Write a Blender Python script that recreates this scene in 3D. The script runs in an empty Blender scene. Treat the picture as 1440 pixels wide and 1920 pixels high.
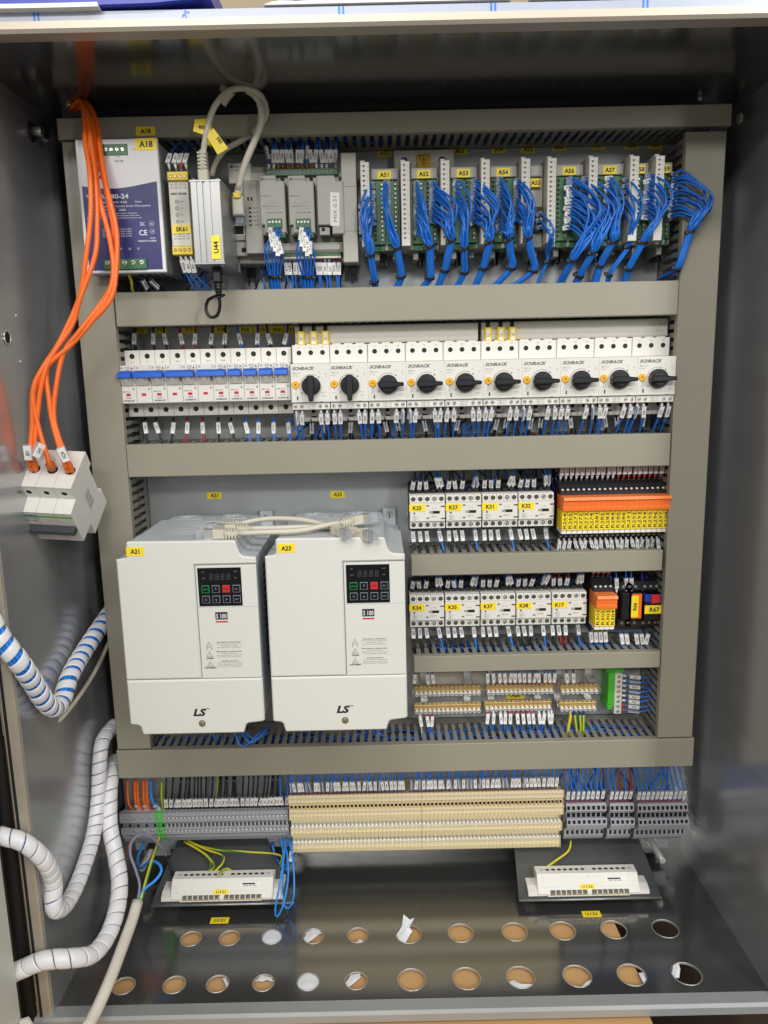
import bpy, math, random
from mathutils import Vector, Matrix, geometry
random.seed(7)
R_ = math.radians
S = bpy.context.scene
COL = S.collection

# ---------------------------------------------------------------- camera, world, lamps, exposure
F_PX = 1440.0
PITCH, ROLL = R_(10.67), R_(1.24)
CAM = Vector((0, -995.0, 0))                      # millimetres
_r0 = Vector((1, 0, 0)); _f0 = Vector((0, math.cos(PITCH), -math.sin(PITCH))); _u0 = Vector((0, math.sin(PITCH), math.cos(PITCH)))
_r = _r0*math.cos(ROLL) - _u0*math.sin(ROLL); _u = _u0*math.cos(ROLL) + _r0*math.sin(ROLL)
cd = bpy.data.cameras.new('camera'); cam = bpy.data.objects.new('camera', cd); COL.objects.link(cam)
cd.sensor_fit = 'VERTICAL'; cd.sensor_height = 36; cd.lens = 36*F_PX/1920; cd.clip_start = .01; cd.clip_end = 50
m = Matrix.Identity(4)
for i in range(3):
    m[i][0] = _r[i]; m[i][1] = _u[i]; m[i][2] = -_f0[i]; m[i][3] = CAM[i]*.001
cam.matrix_world = m
S.camera = cam
w = bpy.data.worlds.new('World'); S.world = w; w.use_nodes = True
bg = w.node_tree.nodes['Background']; bg.inputs[0].default_value = (1.0, .98, .95, 1); bg.inputs[1].default_value = .19
def area(name, loc, target, sx, sy, power, col=(1, .95, .88)):
    l = bpy.data.lights.new(name, 'AREA'); l.shape = 'RECTANGLE'; l.size = sx; l.size_y = sy; l.energy = power; l.color = col
    o = bpy.data.objects.new(name, l); COL.objects.link(o); o.location = loc
    o.rotation_euler = (Vector(target)-Vector(loc)).to_track_quat('-Z', 'Y').to_euler()
area('ceiling_lamp_middle', (-.15, -1.75, 1.55), (0, 0, -.25), 1.3, .16, 19, (1, .985, .965))
area('ceiling_lamp_right', (1.15, -1.45, 1.25), (-.1, 0, -.25), .16, .9, 13, (1, .985, .965))
area('ceiling_lamp_far', (-.8, -4.4, 1.7), (0, 0, -.2), 2.4, .3, 78, (1, .99, .975))
area('ceiling_lamp_far_right', (2.1, -3.6, 1.2), (0, 0, -.2), .3, 1.5, 48, (1, .99, .975))
S.view_settings.view_transform = 'Standard'; S.view_settings.look = 'None'; S.view_settings.exposure = 0; S.view_settings.gamma = 1

# ---------------------------------------------------------------- geometry helpers (x right, z up, d = depth in front of the mounting plate, all mm)
def A(px, py, d):
    v = _f0 + _r*((px-720)/F_PX) + _u*((960-py)/F_PX)
    t = (-d-CAM.y)/v.y
    p = CAM + v*t
    return (p.x, p.z)
def A3(px, py, d):
    x, z = A(px, py, d); return (x, z, d)
def AZ(px, py, z):
    v = _f0 + _r*((px-720)/F_PX) + _u*((960-py)/F_PX)
    t = z/v.z; p = CAM + v*t; return (p.x, z, -p.y)
def B(x, z, d): return Vector((x*.001, -d*.001, z*.001))

def lin(c):
    c /= 255; return c/12.92 if c <= .04045 else ((c+.055)/1.055)**2.4
MATS = {}
def mat(name, rgb, rough=.5, metal=0, noise=.06, scale=60, bump=0, stretch=None, coat=0, alpha=1, rvar=.08, trans=0, emit=0):
    mt = bpy.data.materials.new(name); mt.use_nodes = True; nt = mt.node_tree; b = nt.nodes['Principled BSDF']
    col = tuple(lin(c) for c in rgb)
    b.inputs['Metallic'].default_value = metal; b.inputs['Roughness'].default_value = rough
    b.inputs['Alpha'].default_value = alpha
    if coat: b.inputs['Coat Weight'].default_value = coat
    if trans: b.inputs['Transmission Weight'].default_value = trans
    tc = nt.nodes.new('ShaderNodeTexCoord'); mp = nt.nodes.new('ShaderNodeMapping'); nz = nt.nodes.new('ShaderNodeTexNoise')
    nt.links.new(tc.outputs['Object'], mp.inputs[0]); nt.links.new(mp.outputs[0], nz.inputs['Vector'])
    if stretch: mp.inputs['Scale'].default_value = stretch
    nz.inputs['Scale'].default_value = scale; nz.inputs['Detail'].default_value = 4
    mx = nt.nodes.new('ShaderNodeMix'); mx.data_type = 'RGBA'
    mx.inputs[6].default_value = (*[c*(1-noise) for c in col], 1); mx.inputs[7].default_value = (*[min(1, c*(1+noise)) for c in col], 1)
    nt.links.new(nz.outputs[0], mx.inputs[0]); nt.links.new(mx.outputs[2], b.inputs['Base Color'])
    mr = nt.nodes.new('ShaderNodeMapRange'); mr.inputs[3].default_value = max(0, rough-rvar); mr.inputs[4].default_value = min(1, rough+rvar)
    nt.links.new(nz.outputs[0], mr.inputs[0]); nt.links.new(mr.outputs[0], b.inputs['Roughness'])
    if bump:
        bp = nt.nodes.new('ShaderNodeBump'); bp.inputs['Strength'].default_value = bump; bp.inputs['Distance'].default_value = .0006
        nt.links.new(nz.outputs[0], bp.inputs['Height']); nt.links.new(bp.outputs[0], b.inputs['Normal'])
    MATS[name] = mt; return mt

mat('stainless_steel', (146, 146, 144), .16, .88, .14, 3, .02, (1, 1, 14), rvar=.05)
mat('stainless_wall_lit', (184, 185, 187), .22, .66, .08, 3, .02, (1, 1, 14), rvar=.05)  # same cabinet steel, colour lightened for the light on the side walls
mat('silver_bright', (232, 232, 228), .35, .35, .1, 300)
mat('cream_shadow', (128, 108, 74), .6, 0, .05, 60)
mat('steel_lip', (186, 176, 160), .4, .4, .12, 14, .1, (.4, 1, 4))
mat('galvanised', (174, 178, 178), .42, .4, .3, 5, .03, (1, 1, 2))  # strong colour mottle stands in for uneven reflections on the plate
mat('zinc', (212, 212, 208), .32, .65, .08, 40)
mat('brass', (216, 188, 130), .32, .7, .08, 60)
mat('duct_grey', (152, 147, 131), .42, 0, .05, 6, .03)
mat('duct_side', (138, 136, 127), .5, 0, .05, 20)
mat('white_plastic', (226, 223, 215), .38, 0, .02, 30)
mat('drive_white', (220, 220, 212), .33, 0, .015, 15, .01)
mat('drive_grey', (186, 192, 196), .38, 0, .03, 15)
mat('off_white', (215, 211, 200), .42, 0, .04, 40)
mat('paper', (238, 236, 232), .6, 0, .02, 80)
mat('clear_sleeve', (205, 215, 230), .15, 0, .02, 80, alpha=.28)
mat('plc_grey', (172, 171, 160), .45, 0, .03, 25, .02)
mat('terminal_grey', (160, 162, 168), .45, 0, .05, 40)
mat('terminal_dark', (62, 63, 66), .5, 0, .05, 40)
mat('cream', (228, 213, 172), .42, 0, .05, 60)
mat('cream_dark', (206, 184, 134), .45, 0, .05, 60)
mat('tray_steel', (112, 114, 116), .28, .6, .1, 8)
mat('black', (20, 20, 21), .4, 0, .1, 60)
mat('hole', (9, 9, 9), .7, 0, .1, 60)
mat('soft_black', (34, 34, 36), .5, 0, .1, 60)
mat('knob_black', (33, 35, 39), .35, 0, .1, 60)
mat('ink', (38, 38, 42), .6, 0, .1, 60)
mat('ink_soft', (112, 110, 108), .6, 0, .1, 60)
mat('ink_light', (160, 158, 152), .6, 0, .1, 60)
mat('yellow_label', (250, 222, 40), .45, 0, .03, 60)
mat('yellow_plastic', (240, 212, 66), .42, 0, .05, 60)
mat('yellow_dial', (240, 178, 40), .35, 0, .05, 60)
mat('orange', (245, 112, 34), .42, 0, .06, 30)
mat('orange_flag', (252, 132, 58), .4, 0, .04, 60)
mat('blue_wire', (34, 114, 210), .34, 0, .08, 60)
mat('bright_blue_wire', (40, 142, 236), .34, 0, .06, 60)
mat('dark_blue', (28, 52, 140), .4, 0, .08, 60)
mat('black_wire', (22, 22, 24), .35, 0, .08, 60)
mat('red_wire', (150, 26, 36), .38, 0, .08, 60)
mat('white_wire', (216, 210, 196), .4, 0, .05, 60)
mat('beige_cable', (206, 200, 182), .42, 0, .05, 40)
mat('grey_wire', (128, 126, 148), .42, 0, .05, 40)
mat('earth_yellow', (206, 196, 48), .4, 0, .06, 60)
mat('earth_green', (52, 132, 52), .4, 0, .06, 60)
mat('ferrule_white', (232, 230, 226), .4, 0, .03, 60)
mat('ferrule_red', (196, 62, 44), .4, 0, .05, 60)
mat('ferrule_brown', (168, 96, 48), .4, 0, .05, 60)
mat('green_pcb', (56, 108, 66), .4, 0, .1, 60)
mat('screw_steel', (112, 110, 106), .35, .5, .1, 60)
mat('green_clip', (74, 178, 50), .4, 0, .06, 60)
mat('green_terminal', (96, 196, 92), .35, 0, .06, 60)
mat('toggle_blue', (24, 98, 208), .33, 0, .05, 60)
mat('red_mark', (196, 44, 52), .45, 0, .05, 60)
mat('label_navy', (44, 46, 106), .42, 0, .04, 60)
mat('white_print', (225, 226, 234), .5, 0, .02, 60)
mat('psu_label', (222, 222, 222), .4, 0, .02, 60)
mat('aluminium', (160, 160, 158), .36, .6, .05, 30, .04, (1, 1, .2))
mat('dark_metal', (58, 60, 64), .35, .6, .08, 40)
mat('spiral_white', (236, 236, 238), .33, 0, .02, 60)
mat('cardboard', (198, 156, 104), .8, 0, .10, 18, .2, (1, 5, 1))
mat('dark_wood', (58, 40, 34), .6, 0, .3, 30, .2, (1, 10, 1))
mat('film_white', (182, 189, 206), .28, 0, .04, 25, .3)
mat('torn_film', (226, 228, 232), .3, 0, .05, 25, .3)
mat('film_blue', (34, 128, 226), .35, 0, .04, 25)
mat('folder_blue', (34, 52, 168), .3, 0, .25, 6, .05)
mat('wall_beige', (186, 172, 140), .8, 0, .15, 12, .2)
mat('rubber', (26, 26, 28), .6, 0, .1, 20)
mat('door_inside', (206, 210, 202), .38, 0, .04, 4)
mat('door_steel', (150, 146, 140), .3, 1, .1, 5, .03)
mat('screen_black', (16, 18, 22), .18, 0, .05, 60)
mat('segment', (60, 56, 56), .3, 0, .05, 60)
mat('key_outline', (120, 128, 138), .35, 0, .05, 60)
mat('key_green', (34, 150, 70), .35, 0, .05, 60)
mat('key_red', (196, 46, 48), .35, 0, .05, 60)
mat('warning_yellow', (232, 178, 30), .42, 0, .06, 60)
mat('logo_blue', (24, 62, 160), .42, 0, .06, 60)
mat('plug_white', (236, 234, 218), .5, 0, .03, 60)

TXT = {}
def text_geo(s, shear=0, bold=.0):
    k = (s, shear, bold)
    if k not in TXT:
        c = bpy.data.curves.new('tmp', 'FONT'); c.body = s; c.size = 1; c.shear = shear; c.offset = bold; c.align_x = 'CENTER'
        c.resolution_u = 2
        o = bpy.data.objects.new('tmp', c); me = o.to_mesh()
        vs = [(v.co.x, v.co.y) for v in me.vertices]; fs = [tuple(p.vertices) for p in me.polygons]
        o.to_mesh_clear(); bpy.data.objects.remove(o); bpy.data.curves.remove(c)
        TXT[k] = (vs, fs)
    return TXT[k]

class MB:
    def __init__(s, mt=None): s.v = []; s.f = []; s.mi = []; s.sm = []; s.ms = []; s.cur = 0; s.M = None; (mt and s.m(mt))
    def m(s, name):
        if name not in s.ms: s.ms.append(name)
        s.cur = s.ms.index(name); return s
    def add(s, vs, fs, smooth=False):       # vs as (x, z, d)
        n = len(s.v)
        s.v += [tuple(s.M @ Vector(p)) for p in vs] if s.M else vs
        s.f += [tuple(i+n for i in f) for f in fs]; s.mi += [s.cur]*len(fs); s.sm += [smooth]*len(fs); return s
    def box(s, x0, x1, z0, z1, d0, d1, c=.5):
        if x1 < x0: x0, x1 = x1, x0
        if z1 < z0: z0, z1 = z1, z0
        c = min(c, (x1-x0)*.35, (z1-z0)*.35, (d1-d0)*.5)
        if c <= 0:
            vs = [(x0, z0, d0), (x1, z0, d0), (x1, z1, d0), (x0, z1, d0), (x0, z0, d1), (x1, z0, d1), (x1, z1, d1), (x0, z1, d1)]
            return s.add(vs, [(0, 3, 2, 1), (4, 5, 6, 7), (0, 1, 5, 4), (1, 2, 6, 5), (2, 3, 7, 6), (3, 0, 4, 7)])
        def ring(i, d): return [(x0+i, z0+i, d), (x1-i, z0+i, d), (x1-i, z1-i, d), (x0+i, z1-i, d)]
        vs = ring(0, d0)+ring(0, d1-c)+ring(c, d1)
        fs = [(0, 3, 2, 1), (8, 9, 10, 11)]
        for k in (0, 4):
            for i in range(4):
                j = (i+1) % 4; fs.append((k+i, k+j, k+4+j, k+4+i))
        return s.add(vs, fs)
    def poly(s, pts, d0, d1, c=0, cx=None):     # outline (x, z), counter-clockwise from the front, extruded along d
        n = len(pts)
        ar = sum(pts[i][0]*pts[(i+1) % n][1]-pts[(i+1) % n][0]*pts[i][1] for i in range(n))
        if ar < 0: pts = pts[::-1]
        rings = [[(x, z, d0) for x, z in pts], [(x, z, d1-c) for x, z in pts]]
        if c:
            ins = []
            for i in range(n):
                p0, p1, p2 = Vector(pts[i-1]), Vector(pts[i]), Vector(pts[(i+1) % n])
                a = (p1-p0).normalized(); b = (p2-p1).normalized()
                na = Vector((-a.y, a.x)); nb = Vector((-b.y, b.x)); q = na+nb
                k = q.length_squared/2
                q = q/(k if k > .3 else .3); q = q*1.0
                ins.append((p1.x+q.x*c, p1.y+q.y*c))
            rings.append([(x, z, d1) for x, z in ins])
        vs = sum(rings, []); fs = [tuple(range(n))[::-1], tuple(range((len(rings)-1)*n, len(rings)*n))]
        for k in range(len(rings)-1):
            for i in range(n):
                j = (i+1) % n; fs.append((k*n+i, k*n+j, (k+1)*n+j, (k+1)*n+i))
        return s.add(vs, fs)
    def prof(s, pts, x0, x1):               # outline (z, d) extruded along x
        n = len(pts)
        vs = [(x0, z, d) for z, d in pts]+[(x1, z, d) for z, d in pts]
        fs = [tuple(range(n))[::-1], tuple(range(n, 2*n))]+[(i, (i+1) % n, n+(i+1) % n, n+i) for i in range(n)]
        return s.add(vs, fs)
    def cyl(s, x, z, r, d0, d1, n=14, r2=None, c=0):
        r2 = r if r2 is None else r2
        prof = [(r, d0), (r2, d1-c)]+([(r2-c, d1)] if c else [])
        vs = []
        for rr, d in prof: vs += [(x+rr*math.cos(2*math.pi*i/n), z+rr*math.sin(2*math.pi*i/n), d) for i in range(n)]
        k = len(prof)
        s.add(vs, [(j*n+i, j*n+(i+1) % n, (j+1)*n+(i+1) % n, (j+1)*n+i) for j in range(k-1) for i in range(n)], True)
        s.f.append(tuple(len(s.v)-n+i for i in range(n))); s.mi.append(s.cur); s.sm.append(False)
        return s
    def well(s, x, z, r, d, depth=1.6, n=12, rim=.5, rimmat=None, floor='hole'):   # a raised collar round a flat disc, its dark colour painting the hole's shade
        rim_m = s.cur
        def circ(rr, dd): return [(x+rr*math.cos(2*math.pi*i/n), z+rr*math.sin(2*math.pi*i/n), dd) for i in range(n)]
        vs = circ(r+rim, d-.05)+circ(r+rim*.4, d+.35)+circ(r, d+.3)+circ(r*.97, d+.06)
        s.add(vs, [(j*n+i, j*n+(i+1) % n, (j+1)*n+(i+1) % n, (j+1)*n+i) for j in range(3) for i in range(n)], True)
        s.m(floor); s.add(circ(r*.97, d+.06), [tuple(range(n))]); s.cur = rim_m
        return s
    def screw(s, x, z, r, d, mt='zinc', n=10, ang=None):
        k = s.cur; s.m(mt); s.cyl(x, z, r, d-.5, d+.5, n, c=r*.2)
        s.m('hole'); a = random.uniform(0, 3.1) if ang is None else ang
        ca, sa = math.cos(a), math.sin(a); w = r*.16; L = r*.75
        s.add([(x+ca*L-sa*w, z+sa*L+ca*w, d+.58), (x-ca*L-sa*w, z-sa*L+ca*w, d+.58), (x-ca*L+sa*w, z-sa*L-ca*w, d+.58), (x+ca*L+sa*w, z+sa*L-ca*w, d+.58)], [(0, 1, 2, 3)])
        s.cur = k; return s
    def rod(s, p0, p1, r0, r1=None, n=8, caps=True):
        return s.tube([p0, p1], r0, n, r1=r1, smoothpath=False, caps=caps)
    def tube(s, pts, r, n=8, r1=None, smoothpath=True, caps=True, step=None):
        P = spline(pts, step) if smoothpath else [Vector(p) for p in pts]
        fr = frames(P); vs = []; N = len(P)
        for k, (p, (a, b)) in enumerate(zip(P, fr)):
            rr = r if r1 is None else r+(r1-r)*k/(N-1)
            for i in range(n):
                t = 2*math.pi*i/n; q = p+(a*math.cos(t)+b*math.sin(t))*rr; vs.append((q.x, q.y, q.z))
        fs = [(k*n+i, k*n+(i+1) % n, (k+1)*n+(i+1) % n, (k+1)*n+i) for k in range(N-1) for i in range(n)]
        s.add(vs, fs, True)
        if caps:
            n0 = len(s.v)-N*n
            s.f += [tuple(n0+i for i in range(n))[::-1], tuple(n0+(N-1)*n+i for i in range(n))]; s.mi += [s.cur]*2; s.sm += [False]*2
        return s
    def text(s, t, x, z, h, d, rot=0, shear=0, bold=.012, mt=None, sx=1, align=0, width=None):
        k = s.cur
        if mt: s.m(mt)
        vs, fs = text_geo(t, shear, bold); sc = h/.7
        if vs:
            xs = [v[0] for v in vs]; w = (max(xs)-min(xs))*sc or 1; cx = (max(xs)+min(xs))/2
            if width: sx = width/w
            off = align*w*sx/2
            ca, sa = math.cos(rot), math.sin(rot)
            out = []
            for u, v in vs:
                a = (u-cx)*sc*sx+off; b = v*sc-h/2
                out.append((x+a*ca-b*sa, z+a*sa+b*ca, d))
            s.add(out, fs)
        s.cur = k; return s
    def quad(s, x0, x1, z0, z1, d):
        return s.add([(x0, z0, d), (x1, z0, d), (x1, z1, d), (x0, z1, d)], [(0, 1, 2, 3)])
    def mesh(s, name):
        me = bpy.data.meshes.new(name)
        me.from_pydata([(x*.001, -d*.001, z*.001) for x, z, d in s.v], [], s.f)
        for mn in s.ms: me.materials.append(MATS[mn])
        me.polygons.foreach_set('material_index', s.mi); me.polygons.foreach_set('use_smooth', s.sm)
        me.update(); return me
    def build(s, name, parent=None, loc=(0, 0, 0), label=None):
        return mobj(name, s.mesh(name), parent, loc, label)

def mobj(name, me, parent=None, loc=(0, 0, 0), label=None, rot=None):
    o = bpy.data.objects.new(name, me); COL.objects.link(o); o.location = B(*loc)
    if rot: o.rotation_euler = rot
    if parent: o.parent = parent
    if label: o['label'] = label
    return o

def spline(pts, step=None):
    P = [Vector(p) for p in pts]
    if len(P) < 3: return P
    E = [P[0]*2-P[1]]+P+[P[-1]*2-P[-2]]; out = []
    for i in range(1, len(E)-2):
        p0, p1, p2, p3 = E[i-1:i+3]; n = max(2, int((p2-p1).length/(step or 7)))
        for k in range(n):
            t = k/n
            out.append(.5*((2*p1)+(p2-p0)*t+(2*p0-5*p1+4*p2-p3)*t*t+(3*p1-p0-3*p2+p3)*t**3))
    out.append(P[-1]); return out
def frames(P):
    out = []; N = len(P); a = None
    for i in range(N):
        t = (P[min(i+1, N-1)]-P[max(i-1, 0)])
        if t.length < 1e-9: t = Vector((0, 1, 0))
        t.normalize()
        if a is None:
            a = t.cross(Vector((0, 0, 1)))
            if a.length < .1: a = t.cross(Vector((1, 0, 0)))
        a = (a-t*a.dot(t)); a.normalize(); out.append((a, t.cross(a)))
    return out

def tag(o, label, cat, group=None, kind=None):
    if label: o['label'] = label
    if cat: o['category'] = cat
    if group: o['group'] = group
    if kind: o['kind'] = kind
    return o
def thing(name, label, cat, x=0, z=0, d=0, group=None):
    o = bpy.data.objects.new(name, None); COL.objects.link(o); o.location = B(x, z, d); o.empty_display_size = .01
    return tag(o, label, cat, group)
def copy_thing(root, x, z, d, label, group=None):
    r = root.copy(); COL.objects.link(r); r.location = B(x, z, d); r['label'] = label
    if group: r['group'] = group
    for ch in root.children:
        c = ch.copy(); COL.objects.link(c); c.parent = r
        for g in ch.children:
            e = g.copy(); COL.objects.link(e); e.parent = c
    return r
def sticker(parent, t, x, z, w, h, d, rot=0, th=.45, hh=.5, name='identification_label', tilt=0, dark=False, align=0):
    mb = MB('yellow_label'); mb.box(-w/2, w/2, -h/2, h/2, 0, .35, .1)
    mb.text(t, 0, 0, (w if rot else h)*hh, .45, rot=rot, mt='ink', bold=.035)
    o = mb.build(name, parent, (x, z, d)); 
    if tilt: o.rotation_euler = (0, -tilt, 0)
    return o
ORD = ['first', 'second', 'third', 'fourth', 'fifth', 'sixth', 'seventh', 'eighth', 'ninth', 'tenth', 'eleventh', 'twelfth', 'thirteenth', 'fourteenth', 'fifteenth', 'sixteenth', 'seventeenth', 'eighteenth', 'nineteenth', 'twentieth']
def ordw(i):
    if i < 20: return ORD[i]
    n = i+1; suf = 'th' if 10 <= n % 100 <= 20 else {1: 'st', 2: 'nd', 3: 'rd'}.get(n % 10, 'th')
    return '%d%s' % (n, suf)
# ================================================================ ENCLOSURE
XL, XR, ZT, ZB, DF, DB = -382.0, 425.0, 294.0, -705.0, 250.0, -22.0
enc = thing('steel_cabinet', 'open stainless steel control cabinet holding all the electrical devices', 'cabinet', 0, ZB, 0)
def E(mb, name, label=None): 
    o = mb.build(name, enc); o.location = B(0, -ZB, 0); 
    if label: o['label'] = label
    return o
mb = MB('stainless_wall_lit'); mb.box(XL-2, XL, ZB, ZT, DB, DF, 0); LW = E(mb, 'left_wall')
mb = MB('stainless_wall_lit'); mb.box(XR, XR+2, ZB, ZT, DB, DF, 0); RW = E(mb, 'right_wall')
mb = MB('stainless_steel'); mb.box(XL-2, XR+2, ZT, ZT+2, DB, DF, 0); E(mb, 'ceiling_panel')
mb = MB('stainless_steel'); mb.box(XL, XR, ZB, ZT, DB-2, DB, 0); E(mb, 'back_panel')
# floor panel with punched holes
r1 = [(358, 1760), (430, 1760), (510, 1756), (588, 1754), (671, 1753), (766, 1752), (864, 1750), (965, 1747), (1055, 1745), (1150, 1742), (1248, 1742)]
r2 = [(232, 1848), (327, 1846), (408, 1845), (494, 1843), (578, 1840), (668, 1838), (772, 1838), (875, 1837), (976, 1833), (1082, 1830), (1184, 1827), (1287, 1826)]
radii1 = [13, 13, 12.5, 13, 13, 16, 16, 16, 16, 16, 16]; radii2 = [13, 13, 13, 12.5, 13, 13, 16.5, 16.5, 16.5, 16.5, 16.5, 17]
HO = []
for (q, rr) in list(zip(r1, radii1))+list(zip(r2, radii2)):
    p = AZ(q[0], q[1], ZB); HO.append((p[0], 139.5 if rr and q in r1 else 213.0, rr))
outer = [(XL, DB), (XR, DB), (XR, DF), (XL, DF)]
loops = [[Vector((x, d, 0)) for x, d in outer]]
for hx, hd, rr in HO: loops.append([Vector((hx+rr*math.cos(-2*math.pi*i/28), hd+rr*math.sin(-2*math.pi*i/28), 0)) for i in range(28)])
tri = geometry.tessellate_polygon(loops); allp = [p for l in loops for p in l]
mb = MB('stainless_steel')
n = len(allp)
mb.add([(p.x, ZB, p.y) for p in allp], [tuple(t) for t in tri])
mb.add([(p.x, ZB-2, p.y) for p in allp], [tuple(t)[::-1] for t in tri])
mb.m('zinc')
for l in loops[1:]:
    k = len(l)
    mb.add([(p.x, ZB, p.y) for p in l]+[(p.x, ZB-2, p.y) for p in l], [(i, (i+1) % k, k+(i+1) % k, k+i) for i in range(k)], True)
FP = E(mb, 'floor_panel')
for hx, hd, rr in HO[:]:
    mb = MB('zinc'); pts = [(hx+(rr+.2)*math.cos(2*math.pi*i/28), ZB+.25, hd+(rr+.2)*math.sin(2*math.pi*i/28)) for i in range(29)]
    mb.tube(pts, .45, 5, smoothpath=False, caps=False); mb.build('hole_rim', FP)
# front returns
mb = MB('steel_lip'); mb.prof([(ZT-.5, DF-12), (ZT-1, DF+7), (ZT+2, DF+9), (ZT+8, DF+9), (ZT+8, DF-12)], XL-25, XR+25); E(mb, 'top_lip')
mb = MB('film_white'); mb.prof([(ZT+8, DF-12), (ZT+8, DF+8), (ZT+15, DF+8), (ZT+16, DF+5), (ZT+16, DF-12)], XL-25, XR+25)
fo = E(mb, 'protective_film')
for px in (67, 348, 640, 925, 1210):
    x, z = A(px, 25, DF+8.5)
    mb = MB('film_blue')
    if px == 348: mb.text('Pr', 0, 0, 6.5, 0, rot=math.pi/2, bold=.02)
    else:
        mb.box(-2.6, -.9, -3.4, 3.4, -.3, .05, 0); mb.box(.9, 2.6, -3.4, 3.4, -.3, .05, 0)
    mb.build('blue_print', fo, (x, ZT+11.4, DF+8.3))
mb = MB('galvanised'); mb.prof([(ZB+.4, DF-9), (ZB+1, DF+7), (ZB-3, DF+9), (ZB-12, DF+9), (ZB-12, DF-9)], XL-20, XR+20); E(mb, 'bottom_lip')  # paler metal than the floor panel, painting in the bright shine
mb = MB('steel_lip'); mb.box(XL-17, XL-1, ZB-12, ZT+8, DF-22, DF+5, 1.5); E(mb, 'left_return')
mb = MB('steel_lip'); mb.box(XR+1, XR+17, ZB-12, ZT+8, DF-22, DF+5, 1.5); E(mb, 'right_return')
# plugs and fittings on the side walls
for side, px, py in ((0, 80, 256), (1, 1388, 222)):
    X = XL if side == 0 else XR; sgn = 1 if side == 0 else -1
    d, z = (42, 270) if side == 0 else (32, 276)
    mb = MB('plug_white'); mb.rod((0, 0, 0), (sgn*2.2, 0, 0), 6.2, 5.6, 18); mb.build('hole_plug', LW if side == 0 else RW, (X, z, d))
mb = MB('brass'); mb.rod((0, 0, 0), (0, -3, 0), 6, 4.5, 16); mb.build('hole_plug', enc, (A(140, 176, 60)[0]-2, ZT-ZB, 72))
mb = MB('zinc'); mb.rod((0, 0, 0), (0, -6, 0), 3.2, 3, 6); mb.build('bolt', enc, (368, ZT-ZB, 55))
mb = MB('dark_metal'); mb.rod((0, 0, 0), (2, 0, 0), 11, 10, 16); mb.m('zinc'); mb.rod((2, 0, 0), (14, 0, 0), 5, 5, 10); mb.m('dark_metal'); mb.rod((14, 0, 0), (17, 0, 0), 8, 8, 12)
mb.build('hinge_bolt', LW, (XL, 265, 78))
for (px, py) in ((30, 592), (38, 678)):
    v = _f0+_r*((px-720)/F_PX)+_u*((960-py)/F_PX); t = XL/v.x; p = CAM+v*t
    mb = MB('zinc'); mb.rod((0, 0, 0), (1.2, 0, 0), 2.2, 1.2, 8); mb.build('weld_dimple', LW, (XL, p.z, -p.y))
v = _f0+_r*((12-720)/F_PX)+_u*((960-633)/F_PX); t = XL/v.x; p = CAM+v*t
mb = MB('zinc'); mb.tube([(1, 7*math.sin(i*.524), 7*math.cos(i*.524)) for i in range(13)], .9, 6, smoothpath=False)
mb.m('hole'); mb.add([(.4, 7*math.sin(i*.524), 7*math.cos(i*.524)) for i in range(12)], [tuple(range(12))]); mb.build('punched_hole', LW, (XL, p.z, -p.y))
mb = MB('yellow_label'); mb.box(0, .6, -6, 6, -5, 5, .1); mb.build('identification_label', LW, (XL, A(0, 517, 215)[1], 205))
# lower corner hardware: bracket plate, threaded stud
def stud(label, x, z, big):
    t = thing('threaded_stud', label, 'bolt', x, z, 0)
    mb = MB('galvanised'); mb.box(-38 if big else -12, 26, -14, 14, 0, 3, .6); mb.build('bracket_plate', t)
    mb = MB('zinc' if big else 'dark_metal'); mb.cyl(0, 0, 8, 3, 9, 6, c=.5); mb.build('nut', t)
    mb = MB('zinc'); mb.tube([(0, 0, 6), (0, 0, 52)], 4, 12, smoothpath=False)
    for k in range(18): mb.tube([(4.15*math.cos(a*.7854), 4.15*math.sin(a*.7854), 12+k*2.2+a*.27) for a in range(9)], .35, 4, smoothpath=False, caps=False)
    mb.build('thread', t)
stud('shiny threaded stud pointing out under the grey terminals by the right cabinet wall', A(1222, 1578, 8)[0], A(1222, 1578, 8)[1], True)
stud('threaded stud with dark nut half hidden below the left end of the grey terminals', A(284, 1596, 8)[0], A(284, 1596, 8)[1]+3, False)

# mounting plate
plate = thing('mounting_plate', 'flat galvanised mounting plate behind all the devices', 'mounting plate', 0, 0, 0)
mb = MB('galvanised'); mb.box(-376, 410, -660, 284, -4, 0, 0); mb.box(-366, 404, -672, -660, -4, 2, .8); mb.build('plate_sheet', plate)
for t, px, py in [('A51', 720, 287), ('A53', 862, 283), ('A54', 935, 280), ('A55', 990, 280), ('A56', 1048, 276), ('A57', 1122, 273), ('A58', 1184, 273), ('A59', 1229, 272)]:
    x, z = A(px, py, 0); sticker(plate, t, x, z, 17, 9, .1)
for t, px, py in [('A21', 402, 929), ('A23', 633, 927)]:
    x, z = A(px, py, 0); sticker(plate, t, x, z, 19, 9.2, .1)
for t, px in [('F12', 262), ('F13', 302), ('F17', 355), ('F18', 415), ('F14', 460), ('F15', 490), ('F16', 520), ('F11', 545)]:
    x, z = A(px, 618, 0); sticker(plate, t, x, z, 18, 9, .1)
x, z = A(966, 1303, 0); sticker(plate, 'X61', x, z, 26, 11, .1)
for px, py in [(1150, 1578)]:
    x, z = A(px, py, 2); mb = MB('zinc'); mb.screw(0, 0, 5, 2, 'galvanised'); mb.build('screw', plate, (x, z, 0))
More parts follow.
